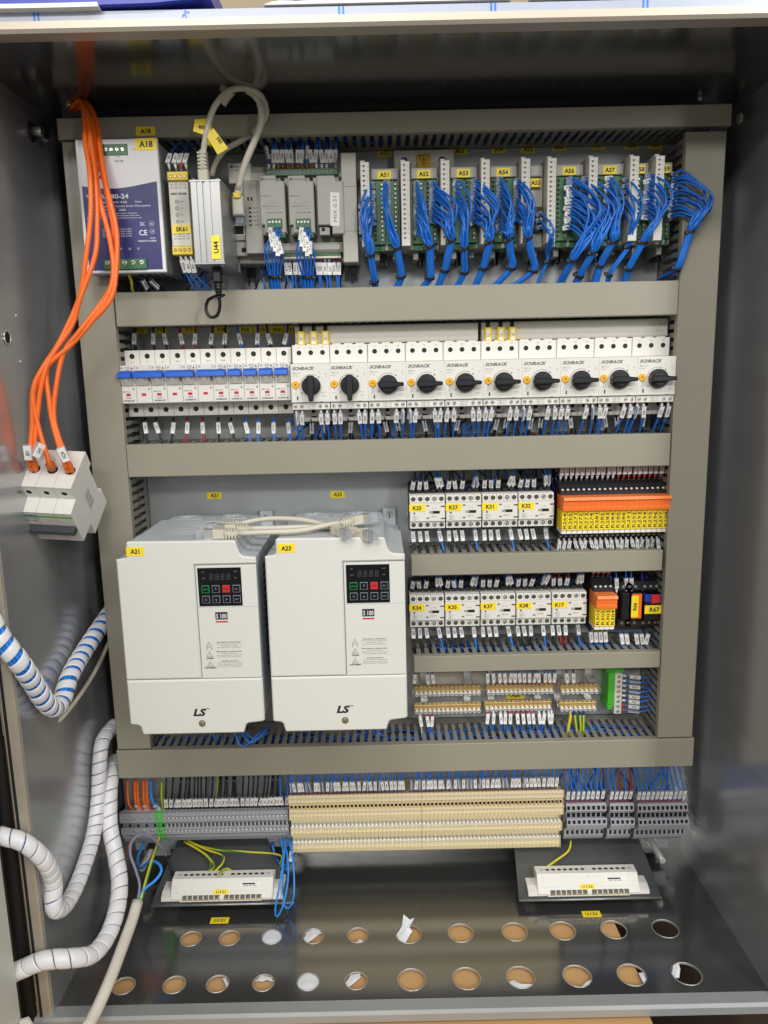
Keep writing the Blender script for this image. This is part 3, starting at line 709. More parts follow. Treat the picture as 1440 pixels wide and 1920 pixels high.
# ================================================================ CONTROLLER
def controller():
    x0, z0 = A(447, 500, 55); t = thing('programmable_controller', 'wide grey programmable controller with two plug-in cards and green terminals', 'controller', x0, z0, 0)
    def L(px, py, d): p = A(px, py, d); return p[0]-x0, p[1]-z0
    Wd = L(672, 470, 60)[0]; 
    mb = MB('plc_grey')
    zt = L(560, 305, 50)[1]; zb = 0
    mb.box(0, Wd, zb+4, zt-8, 8, 48, 1.5); mb.box(Wd-17, Wd, zb, zt+4, 48, 72, .8)
    for z in (34, 82): mb.m('ink_soft'); mb.box(Wd-16.5, Wd-.5, z, z+.5, 71.9, 72.15, 0); mb.m('plc_grey')
    mb.box(0, 40, zt-12, zt-1, 10, 40, 1)
    mb.box(22, Wd-18, 13, 24, 30, 64, 3); mb.build('housing', t)
    mb = MB('plc_grey'); xa, za = L(470, 338, 66); xb, zb2 = L(486, 475, 66)
    mb.box(xa-9, xb+6, zb2, za, 40, 66, .8)
    mb.m('ink_light')
    for i in range(4):
        for j in range(4): mb.text('%d' % (i*2+j), xa-3+i*4.3, za-5-j*4.6, 1.6, 66.1); mb.text('%d' % (j+4), xa-2+i*4.3, za-54-j*4, 1.5, 66.1)
    mb.m('ink')
    for i in range(5): mb.box(xa-4, xa-1, za-31-i*4.6, za-29-i*4.6, 65.9, 66.2, 0); mb.text('PWR RUN FLT FRC COM'.split()[i], xa+4, za-30-i*4.6, 1.4, 66.15, width=5)
    for i in range(2): mb.box(xa-5+i*4, xa-3+i*4, za-22, za-18, 65.9, 66.2, 0)
    mb.build('status_panel', t)
    mb = MB('off_white'); xq, zq = L(427, 306, 50); mb.box(xq, xq+26, zq-22, zq, 30, 50, .8); mb.m('ink'); mb.text('Allen-Bradley', xq+15, zq-4, 1.8, 50.2, width=17); mb.text('Micro850', xq+12, zq-8, 1.3, 50.2)
    mb.m('ink_soft'); mb.cyl(xq+4, zq-4, 1.7, 50, 50.3, 10); mb.build('network_adapter', t)
    # round port, network socket
    xp, zp = L(447, 402, 62)
    mb = MB('plc_grey'); mb.box(xp-10, xp+8, zp-10, zp+9, 40, 60, 1.2); mb.m('dark_metal')
    for r_ in (7, 5): mb.tube([(xp+r_*math.cos(a*.393), zp+r_*math.sin(a*.393), 60.4) for a in range(17)], .6, 5, smoothpath=False)
    mb.cyl(xp, zp, 4.2, 60, 60.5, 14)
    mb.m('zinc')
    for a in range(8): mb.cyl(xp+2.6*math.cos(a*.785), zp+2.6*math.sin(a*.785), .4, 60.4, 60.9, 6)
    mb.build('round_port', t)
    xp, zp = L(449, 432, 62)
    mb = MB('plc_grey'); mb.box(xp-9, xp+8, zp-11, zp+8, 40, 62, .8); mb.m('zinc'); mb.box(xp-6, xp+6.5, zp-6, zp+7, 61, 62.6, .5); mb.m('hole'); mb.box(xp-4.5, xp+5, zp-4.5, zp+5, 62, 62.8, 0)
    mb.m('hole'); mb.box(xp+1, xp+6, zp-24, zp-19, 58, 60.3, 0); mb.m('plc_grey'); mb.box(xp-7, xp+9, zp-28, zp-12, 40, 60, .8); mb.build('network_socket', t)
    # green terminal strips
    for (pa, pb, ya, yb, n, nm) in ((499, 634, 318, 328, 16, 'upper'), (533, 640, 458, 481, 12, 'lower')):
        xa, za = L(pa, ya, 52); xb, zb3 = L(pb, yb, 52)
        mb = MB('green_pcb'); mb.box(xa, xb, zb3, za, 30, 54 if nm == 'upper' else 60, .6)
        for i in range(n):
            x = xa+(xb-xa)*(i+.5)/n; dd = 54 if nm == 'upper' else 60
            mb.screw(x, (za+zb3)/2+(0 if nm == 'upper' else 2), 1.7, dd, 'terminal_grey', 8)
        if nm == 'lower':
            mb.m('off_white'); mb.box(xa, xb, zb3-2.5, zb3-.1, 40, 60, .2)
        mb.build('terminal_strip', t)
    # plug-in cards
    for k, (pa, pb) in enumerate(((485, 537), (539, 591), (593, 646))):
        xa, za = L(pa, 329, 75); xb, zb4 = L(pb, 438, 75)
        w_ = xb-xa; h_ = za-zb4
        mb = MB('plc_grey')
        o = [(0, 10), (4, 10), (4, 1), (w_, 1), (w_, h_-6), (w_-8, h_-6), (w_-10, h_), (0, h_)] if k < 2 else [(0, 10), (0, h_), (w_-10, h_), (w_-8, h_-6), (w_, h_-6), (w_, 0), (16, 0), (16, 10)]
        mb.poly(o, 45, 75, .9); mb.m('hole'); mb.cyl(5.5, 6, 2, 60, 70, 10); mb.cyl(w_-3, h_-2.5, 2, 60, 70, 10)
        mb.m('plc_grey'); mb.box(1, 13, 0, 9, 45, 69, .5)
        if k < 2:
            mb.m('ink_soft'); mb.cyl(3.4, h_-4, 1.7, 75, 75.2, 10); mb.text('Allen-Bradley', w_/2-1, h_-4, 1.9, 75.15, width=18)
            mb.text('2080-IF4', 7, 41, 1.5, 75.15, width=11)
            for i in range(4): mb.text('%d' % i, 8+i*4, 35, 1.2, 75.15)
            mb.text('SENSOR IN 0-3', w_/2-2, 30, 1.3, 75.15, width=18); mb.text('COM COM COM', w_/2+1, 23, 1.3, 75.15, width=17)
            mb.box(6, w_-6, 33, 33.2, 75, 75.15, 0); mb.box(8, w_-5, 27, 27.2, 75, 75.15, 0)
        mb.build('plug_in_card', t, (xa, zb4, 0))
        if k < 2:
            mb = MB('green_pcb'); mb.box(8, 24, 6, 16, 60, 78, .5); mb.box(12, 27, -4, 5.5, 60, 73, .5)
            for i in range(4): mb.screw(10.2+i*3.8, 12.5, 1.4, 78, 'zinc', 8); mb.screw(14+i*3.6, 1, 1.3, 73, 'zinc', 8)
            mb.build('card_connector', t, (xa, zb4, 0))
        else:
            mb = MB('paper'); mb.poly([(0, 0), (10.5, -1), (11.5, 35), (1, 36)], 75, 75.4)
            mb.text('MIX 0.31', 6, 17.5, 4.2, 75.5, rot=math.pi/2, mt='ink', bold=-.01, width=27); mb.build('handwritten_label', t, (xa+14, zb4+9, 0))
    mb = MB('terminal_dark')
    for px in (470, 662):
        mb = MB('terminal_dark'); x, _ = L(px, 510, 10); mb.poly([(x-5, 6), (x-5, -14), (x-2.5, -14), (x-2.5, -6), (x+2.5, -6), (x+2.5, -14), (x+5, -14), (x+5, 6)], 4, 10); mb.build('rail_latch', t)
controller()
# warning sign bracket
x0, z1 = A(738, 280, 18)
t = thing('warning_bracket', 'white bracket with two blue dots and a yellow high voltage sign above A52', 'warning sign', x0, z1-24, 0)
mb = MB('off_white'); mb.box(0, 72, 0, 24, 8, 14, 1); mb.box(20, 26, -2, 8, 14, 16, .5); mb.box(42, 50, -2, 8, 14, 16, .5); mb.m('logo_blue'); mb.cyl(12.5, 11.5, 4.3, 14, 14.6, 18); mb.cyl(58, 11.5, 4.3, 14, 14.6, 18); mb.build('bracket', t)
mb = MB('warning_yellow'); mb.box(28, 44, 0, 19, 14, 16.5, .4); mb.m('ink')
tri = [(29.6, 17), (42.4, 17), (36, 6), (29.6, 17)]
mb.tube([(x, z, 16.8) for x, z in tri], .5, 4, smoothpath=False); mb.poly([(36.8, 16), (34.3, 12.2), (35.8, 12.4), (35.2, 8.8), (37.8, 13), (36.2, 12.8)], 16.6, 16.9); mb.build('sign', t)

# ================================================================ REMOTE INPUT MODULES
def io_module(lab, px, nxt, label, green=True, z_label=216, narrow=False):
    d0 = 75; x0 = A(px, 305, d0)[0]; x1 = A(nxt, 305, d0)[0]
    W = x1-x0-.5; zb = 126; H = 101
    t = thing('input_module', label, 'input module', x0, zb, 0, 'input modules on the upper rail')
    mb = MB('plc_grey'); mb.box(9.5, W, 8, H-5, 8, 55, .8); mb.box(12, W-2, H-16, H-4, 55, 61, .8)
    mb.box(14, 20, -2, 8, 6, 48, .5); mb.box(W-9, W-3, 0, 8, 6, 40, .5)
    mb.m('terminal_dark')
    for a in (21.5, 26.5): mb.box(a, a+2.2, -6, 8, 5, 30, .3)
    mb.build('carrier', t)
    mb = MB('off_white'); mb.box(0, 10, 10, H, 10, d0, .5); mb.box(0, 5, H, H+2.5, 30, d0-4, .3)
    n = 16 if not narrow else 5
    for i in range(n):
        z = H-5-i*5.2; mb.m('ink'); mb.add([(2.6, z+.8, d0+.1), (3.9, z-1, d0+.1), (5.2, z+.8, d0+.1)], [(0, 1, 2)][::-1]); mb.add([(2.2, z+.9, d0+.1), (5.6, z+.9, d0+.1), (5.6, z+1.4, d0+.1), (2.2, z+1.4, d0+.1)], [(0, 1, 2, 3)])
        mb.m('ink_soft'); mb.text(str(i), 7.7, z, 1.3, d0+.1)
    mb.build('status_strip', t)
    if green:
        for k, xa in enumerate((13.5, 13.5+(W-15)/2+1)):
            wd = (W-17)/2
            mb = MB('green_pcb'); mb.box(xa, xa+wd, 14, H-17, 40, 60, .6); mb.box(xa+1, xa+wd-1, 7, 14, 40, 56, .6); mb.m('terminal_dark'); 
            for i in range(13):
                z = H-21-i*5.05; mb.m('green_pcb'); mb.well(xa+wd-3.4, z, 1.7, 60, floor='hole', n=8); mb.screw(xa+wd-3.4, z, 1.25, 60.2, n=7)
                mb.m('hole'); mb.box(xa+1, xa+3.5, z-1.4, z+1.4, 59.8, 60.15, 0)
            mb.m('green_pcb'); mb.screw(xa+wd/2, 10.5, 2, 56, 'green_pcb'); mb.build('terminal_block', t)
    else:
        mb = MB('black'); mb.box(11.5, W-1, 24, 52, 40, 60, .6)
        for z in (47, 33): mb.screw(14, z, 1.8, 60)
        mb.screw(22, 38, 1.8, 60); mb.build('terminal_block', t)
    sticker(t, lab, 9.5+(W-9.5)*.5 if not narrow else 15, z_label-zb, 15.5 if W > 30 else 12, 9.2, 61.2)
    return t
io_module('A51', 675, 750, 'input module A51, leftmost of the wired input modules')
io_module('A52', 751, 825, 'input module A52 below the yellow high voltage sign')
io_module('A53', 826, 901, 'input module A53 with sparse wires on its left terminal row')
io_module('A54', 902, 977, 'input module A54 just left of the nearly unwired A55')
io_module('A55', 978, 1026, 'plain supply module A55 with black terminals and few wires', False, 204)
io_module('A56', 1027, 1104, 'input module A56 with stacked white markers and dense wires')
io_module('A57', 1105, 1181, 'input module A57 with dense wires and two white markers')
io_module('A58', 1182, 1229, 'narrow input module A58 near the right end', narrow=True)
io_module('A59', 1230, 1274, 'narrow input module A59 at the right end against the duct', narrow=True)

CT = None
def cable_tie(parent, c, T, r, o0):
    T = Vector(T).normalized(); a = T.cross(Vector((0, 0, 1))); a.normalize(); b = T.cross(a)
    mb = MB('black'); c = Vector(c)-o0
    pts = [c+(a*math.cos(i*.5236)*(r)+b*math.sin(i*.5236)*r*.8) for i in range(13)]
    for off in (-1.0, 0, 1.0): mb.tube([p+T*off for p in pts], .75, 5, smoothpath=False, caps=False)
    h = c+a*r+b*(-r*.3); mb.box(h.x-1.5, h.x+2.2, h.y-2, h.y+2, h.z-2, h.z+2, .4)
    mb.build('cable_tie', parent)
def io_bundle(label, colpx, ztop, zbot, n, ties, end, bulge, seed, col2=None, rows=None, white=0, fwd=0):
    """ties: list of (px, py, d); end (px, py)"""
    rnd = random.Random(seed); o0 = Vector(A3(*ties[0]))
    t = thing('wire_bundle', label, 'wire bundle', *o0, group='tied blue wire bundles on the input modules')
    tc = [Vector(A3(*q)) for q in ties]; e = Vector(A3(end[0], end[1], 46)); n = int(n*1.3); rb = .9*math.sqrt(n)+1.1
    for i in range(n):
        u = (i+.5)/n
        c = colpx if not (col2 and i % 3 == 2) else col2
        xs, _ = A(c, 380, 60); z = ztop+(zbot-ztop)*u+rnd.uniform(-1, 1)
        a = i*2.4; rr = rb*math.sqrt((i*.618) % 1)*.85
        off = Vector((math.cos(a)*rr, 0, math.sin(a)*rr*.8))
        out = bulge*(1-.55*u)*(.55+.6*rnd.random())+rnd.uniform(-3, 3); f = 25-6*u+rnd.uniform(-6, 6)
        drop = (tc[0].y-z)
        p = [(xs, z, 60), (xs+out*.22, z+1.0, 68+fwd), (xs+out*.78, z+.17*drop, 60+f*.8+fwd), (xs+out+(tc[0].x-xs)*.3, z+.42*drop, 60+f+fwd), (tc[0].x+off.x*1.3+(xs+out-tc[0].x)*.28, tc[0].y-drop*.2, tc[0].z+off.z+f*.28),
             tuple(tc[0]+off)]
        for q in tc[1:]:
            mid = (Vector(p[-1])+q+off)/2; p += [tuple(mid+Vector((rnd.uniform(-1, 1)*.5, 0, 1)))] + [tuple(q+off)]
        p.append(tuple(e+off)); p.append(tuple(e+off+Vector((rnd.uniform(-3, 3), -10, -4))))
        mb = MB('blue_wire'); mb.tube([Vector(q)-o0 for q in p], 1.36, 6, step=6); mb.build('wire', t)
        mk = Vector((xs+out*.12, z+.6, 66.5))-o0
        mb_ = mobj('marker_sleeve', marker_mesh(rnd.randrange(8)) if rnd.random() < white else clear_mesh(), t, tuple(mk)); mb_.rotation_euler = (rnd.uniform(-.3, .3), math.pi/2+rnd.uniform(-.5, .3), rnd.uniform(-.6, .1)); mb_.scale = (1, 1, .62)
    for k, q in enumerate(tc):
        nx = tc[k+1] if k+1 < len(tc) else e; pv = tc[k-1] if k else Vector(A3(colpx, 400, 90))
        T = nx-pv; cable_tie(t, q, T, rb+.9, o0)
    return t
_cm = []
def clear_mesh():
    if not _cm:
        mb = MB('clear_sleeve'); mb.box(-2, 2, -6, 6, -1.4, 1.4, .4); mb.m('paper'); mb.box(-2.1, -1.9, -5.6, 5.6, -1.2, 1.2, 0); _cm.append(mb.mesh('clear_sleeve'))
    return _cm[0]
ZT_, ZB_ = 207, 148
io_bundle('blue wire bundle on the left row of module A51', 700, ZT_, 160, 9, [(694, 478, 74), (702, 528, 56)], (704, 545), -14, 1)
io_bundle('blue wire bundle on the right row of module A51', 727, ZT_, 168, 10, [(743, 465, 74), (752, 518, 56)], (742, 545), -4, 2)
io_bundle('blue wire bundle on the left row of module A52', 780, ZT_, ZB_, 12, [(805, 462, 76), (806, 520, 58)], (788, 545), 5, 3)
io_bundle('blue wire bundle on the right row of module A52', 807, ZT_, 160, 12, [(846, 450, 78), (833, 506, 60)], (818, 545), 24, 4)
io_bundle('blue wire bundle on the left row of module A53', 852, ZT_, 170, 9, [(870, 465, 76), (870, 510, 58)], (852, 545), 12, 5)
io_bundle('blue wire bundle on the right row of module A53', 883, ZT_, 158, 10, [(918, 452, 78), (905, 502, 60)], (887, 545), 22, 6)
io_bundle('blue wire bundle on the left row of module A54', 933, ZT_+3, ZB_, 13, [(954, 447, 78), (958, 502, 60)], (920, 545), 14, 7)
io_bundle('blue wire bundle on the right row of module A54', 965, ZT_, 160, 11, [(990, 446, 78), (1000, 507, 60)], (950, 545), 14, 8)
io_bundle('thin bundle of three wires on the supply module A55', 1008, 172, 150, 3, [(1027, 490, 58)], (1003, 545), 16, 9)
io_bundle('dense blue wire bundle on the left row of module A56', 1058, ZT_, 152, 15, [(1073, 487, 74)], (1043, 545), 42, 10, white=.5)
io_bundle('dense blue wire bundle on the right row of module A56', 1085, ZT_, 152, 14, [(1112, 472, 76), (1086, 516, 58)], (1076, 545), 36, 11)
io_bundle('blue wire bundle on the left row of module A57', 1134, ZT_, 152, 13, [(1148, 452, 76), (1124, 497, 60)], (1112, 543), 14, 12, white=.3)
io_bundle('thin blue wire bundle on the right row of module A57', 1166, ZT_, 165, 5, [(1178, 462, 66), (1142, 515, 56)], (1140, 540), 12, 13)
io_bundle('blue wire bundle on the narrow module A58', 1205, ZT_+3, 160, 11, [(1205, 453, 76), (1178, 503, 60)], (1168, 538), 24, 14, white=.2)
io_bundle('rightmost blue wire bundle, bulging over the duct beside module A59', 1254, ZT_+2, 158, 10, [(1294, 434, 92), (1268, 504, 84)], (1232, 528), 40, 15, white=.5, fwd=14)

# wires at the controller
for i in range(15):
    px = 504+i*9.0; wh = i in (0, 1, 10, 11, 12, 14)
    a = A3(px, 318, 50)
    wire('%s blue wire from the left above the controller' % ordw(i), [a, (a[0]+random.uniform(-1, 1), a[1]+12, 51), (a[0]+random.uniform(-2, 2), a[1]+26, 52), (a[0]+random.uniform(-3, 3), a[1]+42, 45)], 'blue_wire' if i % 3 else 'dark_blue', 1.1, 'wires above the controller', 'ferrule_white' if wh else 'ferrule_brown', 14 if i not in (0, 8) else 18, yaw=(1.2 if i in (0, 8) else None))
for i, px in enumerate((536, 544, 552, 561, 594, 601, 609, 617, 627, 635)):
    a = A3(px, 481, 52)
    wire('%s blue wire from the left below the controller' % ordw(i), [a, (a[0]+random.uniform(-1, 1), a[1]-14, 53), (a[0]+random.uniform(-1, 3), a[1]-30, 50), (a[0]+random.uniform(-1, 3), a[1]-46, 45)], 'blue_wire', 1.1, 'wires below the controller', 'ferrule_red' if i in (3, 4, 5, 8, 9) else 'ferrule_white', 14)
for k, (px, ex) in enumerate(((516, 515), (572, 577))):
    tp = Vector(A3(ex, 520, 62)); t = thing('wire_bundle', 'tied blue wires from the %s green card connector of the controller' % ('left' if k == 0 else 'middle'), 'wire bundle', *tp, group='blue wire bundles on the controller cards')
    for i in range(7):
        a = Vector(A3(px-6+(i % 4)*5, 425+7*(i // 4), 76)); off = Vector(((i-3)*1.9, 0, (i % 2)*2.4))
        p = [a, a+Vector((-1+i*.3, -12, 6)), (a+tp)/2+off*1.6+Vector((0, 0, 8)), tp+off, tp+off+Vector((1, -26, -12))]
        o = MB('blue_wire').tube([q-tp for q in p], 1.1, 6).build('wire', t)
        q = a-tp+Vector((-.5+i*.15, -9-(i*5 % 17), 6.5)); mo = mobj('marker_sleeve', marker_mesh(i), t, tuple(q)); mo.rotation_euler = (0, random.uniform(-.25, .2), random.uniform(-.4, .4))
        fo_ = mobj('ferrule', ferrule_mesh('ferrule_red' if i % 3 == 0 else 'ferrule_white'), t, tuple(a-tp)); fo_.rotation_euler = (0, math.pi, 0)
    cable_tie(t, tp, (0, 1, 0), 7, tp)
# ================================================================ MINIATURE BREAKERS
def mcb_pole_parts(t, x, last, text, linked):
    mb = MB('white_plastic')
    mb.box(x+.15, x+18.05, 44, 62, 5, 52, .6); mb.box(x+.15, x+18.05, -17, 0, 5, 52, .6)
    mb.box(x+.15, x+18.05, -.2, 20, 5, 75, .7); mb.box(x+.15, x+18.05, 37.5, 44.2, 5, 75, .7); mb.box(x+.15, x+2.2, 20, 37.5, 5, 74, .2); mb.box(x+16, x+18.05, 20, 37.5, 5, 74, .2)
    mb.box(x+2.2, x+16, 20, 30, 5, 73.5, .4); mb.m('ink_light'); mb.box(x+.15, x+18.05, 0, 37, 6, 60, 0)
    mb.m('white_plastic'); mb.well(x+9.4, 55, 3.2, 52, 3, 14, .7); mb.well(x+9.1, -9, 3.2, 52, 3, 14, .7)
    mb.m('dark_metal'); mb.screw(x+9.4, 54.6, 2.2, 52.3, 'dark_metal'); mb.screw(x+9.1, -9, 2.2, 52.3, 'dark_metal')
    mb.m('ink_light'); mb.text('4P63' if text == 'b' else '2/1', x+9.4, 48, 2, 52.1)
    mb.m('ink_soft'); mb.text('FI', x+3.4, 41, 2.6, 75.1); 
    if last: mb.m('ink'); mb.text('C13', x+9.8, 41.6, 2.2, 75.1, bold=.02); mb.text('6000', x+9.8, 38.9, 1.4, 75.1); mb.text('A', x+15, 40.6, 3.2, 75.1)
    mb.m('ink_soft'); mb.add([(x+14, 17, 75.1), (x+16.8, 17, 75.1), (x+15.4, 15, 75.1)], [(0, 2, 1)]); mb.box(x+15.2, x+15.6, 17, 18.6, 75, 75.1, 0)
    if last:
        mb.text('BM017106', x+6.8, 13.6, 1.5, 75.1, width=8.5); mb.m('ink'); mb.text({'a': 'C16/1', 'b': 'C4/2'}.get(text, 'C1/3'), x+9, 6.4, 2, 75.1); mb.text('SCHRACK', x+9.4, 3, 1.7, 75.1, bold=.04, shear=.3, width=13.5)
    mb.m('red_mark'); mb.box(x+6.4, x+11.6, 8.6, 11.6, 75, 75.25, .05)
    mb.build('pole', t)
    mb = MB('toggle_blue'); o = [(29.3, 70), (29.3, 84), (30.6, 86.5), (35.5, 86), (37.2, 82), (37.2, 70)]
    mb.prof(o, x+1.3, x+16.2+(3.4 if linked else 0)); 
    mb.m('white_plastic')
    mb.prof([(20.5, 70), (21, 74.6), (29.3, 80), (29.3, 70)], x+2.6, x+15.6)
    for xx, ww in ((x+2.2, 1.2), (x+6.2, 5.6), (x+14.8, 1.2)): mb.prof([(20.5, 70), (21, 76), (29.3, 82.5), (29.3, 70)], xx, xx+ww)
    mb.build('toggle', t)
mx0, mz1 = A(232, 658, 52); mz0 = A(225, 757, 75)[1]
pos = 0
MC = [(1, 'C16', 'miniature breaker with one pole at the left end of the breaker row', 'a'), (2, '', 'miniature breaker with two poles, second device from the left end of the row', 'a'),
      (2, '', 'two pole miniature breaker under the yellow F17 sign, fed by dark red wires', 'b'), (2, '', 'two pole miniature breaker with dark blue and black wires below', 'b'),
      (1, '', 'single pole miniature breaker just right of the last two pole one', 'c'), (1, '', 'single pole miniature breaker, third from the motor breakers', 'c'),
      (1, '', 'single pole miniature breaker, second from the motor breakers', 'c'), (1, '', 'single pole miniature breaker touching the first motor breaker', 'c')]
for n, _, lab, tx in MC:
    t = thing('miniature_breaker', lab, 'circuit breaker', mx0+pos*18.25, mz0, 0, 'white miniature breakers with blue toggles')
    for k in range(n): mcb_pole_parts(t, k*18.25, k == n-1, tx, k < n-1)
    pos += n
top_cols = ['red_wire', 'black_wire', 'black_wire', 'red_wire', 'red_wire', 'black_wire', 'black_wire', 'blue_wire', 'dark_blue', 'blue_wire', 'dark_blue']
cn = {'red_wire': 'dark red', 'black_wire': 'black', 'blue_wire': 'blue', 'dark_blue': 'dark blue', 'earth_green': 'green'}
for i, (px, c) in enumerate(zip((254, 290, 313, 343, 367, 398, 423, 453, 484, 508, 536), top_cols)):
    a = A3(px, 657, 36); b = random.uniform(-3, 3)
    wire('%s wire entering the top of the %s breaker pole from the left' % (cn[c], ordw(i)), [a, (a[0]-.5, a[1]+10, 36), (a[0]+b, a[1]+22, 38), (a[0]+b*1.5, a[1]+36, 36)], 'black_wire' if i in (0, 9) else c, 1.35, 'wires above the miniature breakers', None, 14)
bot_cols = ['black_wire', 'black_wire', 'black_wire', 'red_wire', 'red_wire', 'black_wire', 'black_wire', 'blue_wire', 'blue_wire', 'blue_wire', 'blue_wire']
for i, (px, c) in enumerate(zip((272, 293, 325, 351, 380, 409, 433, 461, 484, 513, 541), bot_cols)):
    a = A3(px, 783, 38); b = [3, 7, -3, -2, 1, 1, 5, 5, -1, 0, 2][i]
    wire('%s wire leaving the bottom of the %s breaker pole from the left' % (cn[c], ordw(i)), [a, (a[0], a[1]-10, 40), (a[0]+b*.6, a[1]-22, 42), (a[0]+b, a[1]-32, 44), (a[0]+b, a[1]-46, 40)], c, 1.5, 'wires below the miniature breakers', 'dark' and None, 13)

# ================================================================ MOTOR BREAKERS
px0, pz0 = A(547, 756, 85)
def motor_breaker(i):
    wh = 'with its black knob upright, %s' % ('leftmost of the motor breakers' if i == 0 else 'second of the motor breakers') if i < 2 else 'with horizontal knob, %s motor breaker from the left' % ORD[i]
    t = thing('motor_breaker', 'white motor protection breaker '+wh, 'motor breaker', px0+i*45.0, pz0, 0, 'motor protection breakers')
    W = 44.6
    mb = MB('white_plastic'); mb.box(.3, W, -8, 45, 8, 60, .5); mb.box(-.2, W+.2, .3, 45, 60, 85, .8); mb.build('body', t)
    mb = MB('white_plastic'); mb.box(.2, W, 45.3, 67, 8, 62, .8)
    for k in range(3):
        mb.well(8.5+k*14, 58, 2.9, 62, 3, 14, .6); mb.screw(8.5+k*14, 58, 2.0, 62.3, 'dark_metal'); mb.m('ink_light'); mb.text('%dL%d' % (k*2+1, k+1), 8.5+k*14, 64.2, 1.5, 62.1); mb.m('white_plastic'); mb.box(3+k*14, 13+k*14, 67, 68.4, 30, 55, .3)
    mb.build('line_terminal_block', t)
    mb = MB('off_white'); mb.box(1, W-1, -24, -8, 8, 54, .6); mb.m('off_white')
    for k in (0, 1, 2):
        mb.well(8.5+k*14, -11.5, 2.5, 54, 2, 12, .5)
    mb.m('hole'); mb.box(20, 26, -19.2, -17.4, 53.8, 54.2, 0); mb.box(W/2-4, W/2-2.5, -24.5, -21, 50, 54.1, 0); mb.build('load_terminal_block', t)
    mb = MB('white_plastic'); mb.box(.5, W, -8.2, -.2, 60, 82, .6)
    for x in (4, 11.2, 33.2, 40.6): mb.well(x, -4.2, 2.4, 82, 2, 12, .4); mb.screw(x, -4.2, 2.3, 82.1, 'zinc', 12)
    mb.m('ink_soft')
    for z in (-2.4, -4.3, -6.2): mb.text('13 Ma 14 21', 22.3, z, 1.1, 82.1, width=10)
    mb.build('auxiliary_terminals', t)
    mb = MB('ink_soft'); mb.text('SCHRACK', 15.2, 39.8, 3.4, 85.1, bold=.05, shear=.35, width=26.5)
    mb.m('ink_light'); mb.text(['BE5-16', 'BE5-16', 'BE5-2,5', 'BE5-1', 'BE5-1', 'BE5-2,5', 'BE5-2,5', 'BE5-2,5', 'BE5-2,5', 'BE5-2,5'][i], 6.8, 34.4, 1.9, 85.1, width=8.5); mb.text('Iu=16A', 5.2, 31.4, 1.5, 85.1, width=6)
    mb.text('690V', 41, 33, 1.2, 85.1); mb.text('3~', 41, 30.6, 1.2, 85.1); mb.text('Tr', 33, 35, 1.6, 85.1)
    for z in (8, 12): mb.text('-o/o-', 38, z, 1.7, 85.1, width=6)
    mb.m('ink'); mb.box(6.4, 8, 3.4, 7.6, 85, 85.15, 0); mb.cyl(32.8, 29.6, .8, 85, 85.3, 8); mb.box(33, 37.5, .8, 1.3, 85, 85.12, 0)
    mb.m('ink_soft'); mb.cyl(5.6, 15.4, .7, 85, 85.2, 6, r2=.2); mb.text('C', 5.6, 10.8, 1.8, 85.1)
    mb.tube([(12.4+1.1*math.cos(a), 11.2+1.1*math.sin(a), 85.1) for a in (0, 1, 2, 3, 4, 5, 6.28)], .22, 4, smoothpath=False)
    mb.m('ink_light'); mb.tube([(23.8+12.6*math.cos(a), 20+12.6*math.sin(a), 85) for a in [1.1+k*.2 for k in range(11)]], .35, 4, smoothpath=False)
    mb.build('lettering', t)
    mb = MB('yellow_dial'); mb.cyl(5.6, 21.2, 4.4, 84.5, 86.4, 20, c=.5); mb.m('ink'); mb.text('+', 5.6, 21.2, 3, 86.5, rot=.5, bold=.03); mb.build('setting_dial', t)
    mb = MB('knob_black'); mb.cyl(23.8, 19.6, 11.0, 84.5, 91.5, 32, c=1.4); mb.cyl(23.8, 19.6, 8.4, 91.4, 94.5, 28, c=1.2); mb.build('knob', t)
    kb = t.children[-1]
    mb = MB('knob_black'); o = [(-12.2, -1.6), (-11, -4.2), (-4, -4.4), (5, -4.2), (12, -3.0), (17.2, -2.6), (18, 0), (17.2, 2.6), (12, 3.0), (5, 4.2), (-4, 4.4), (-11, 4.2), (-12.2, 1.6)]
    if i < 2: o = [(b, -a) for a, b in o]
    mb.poly([(23.8+a, 19.6+b*.85 if i >= 2 else 19.6+b) for a, b in o], 91, 100, 1.4); mb.build('knob_grip', kb)
for i in range(10): motor_breaker(i)
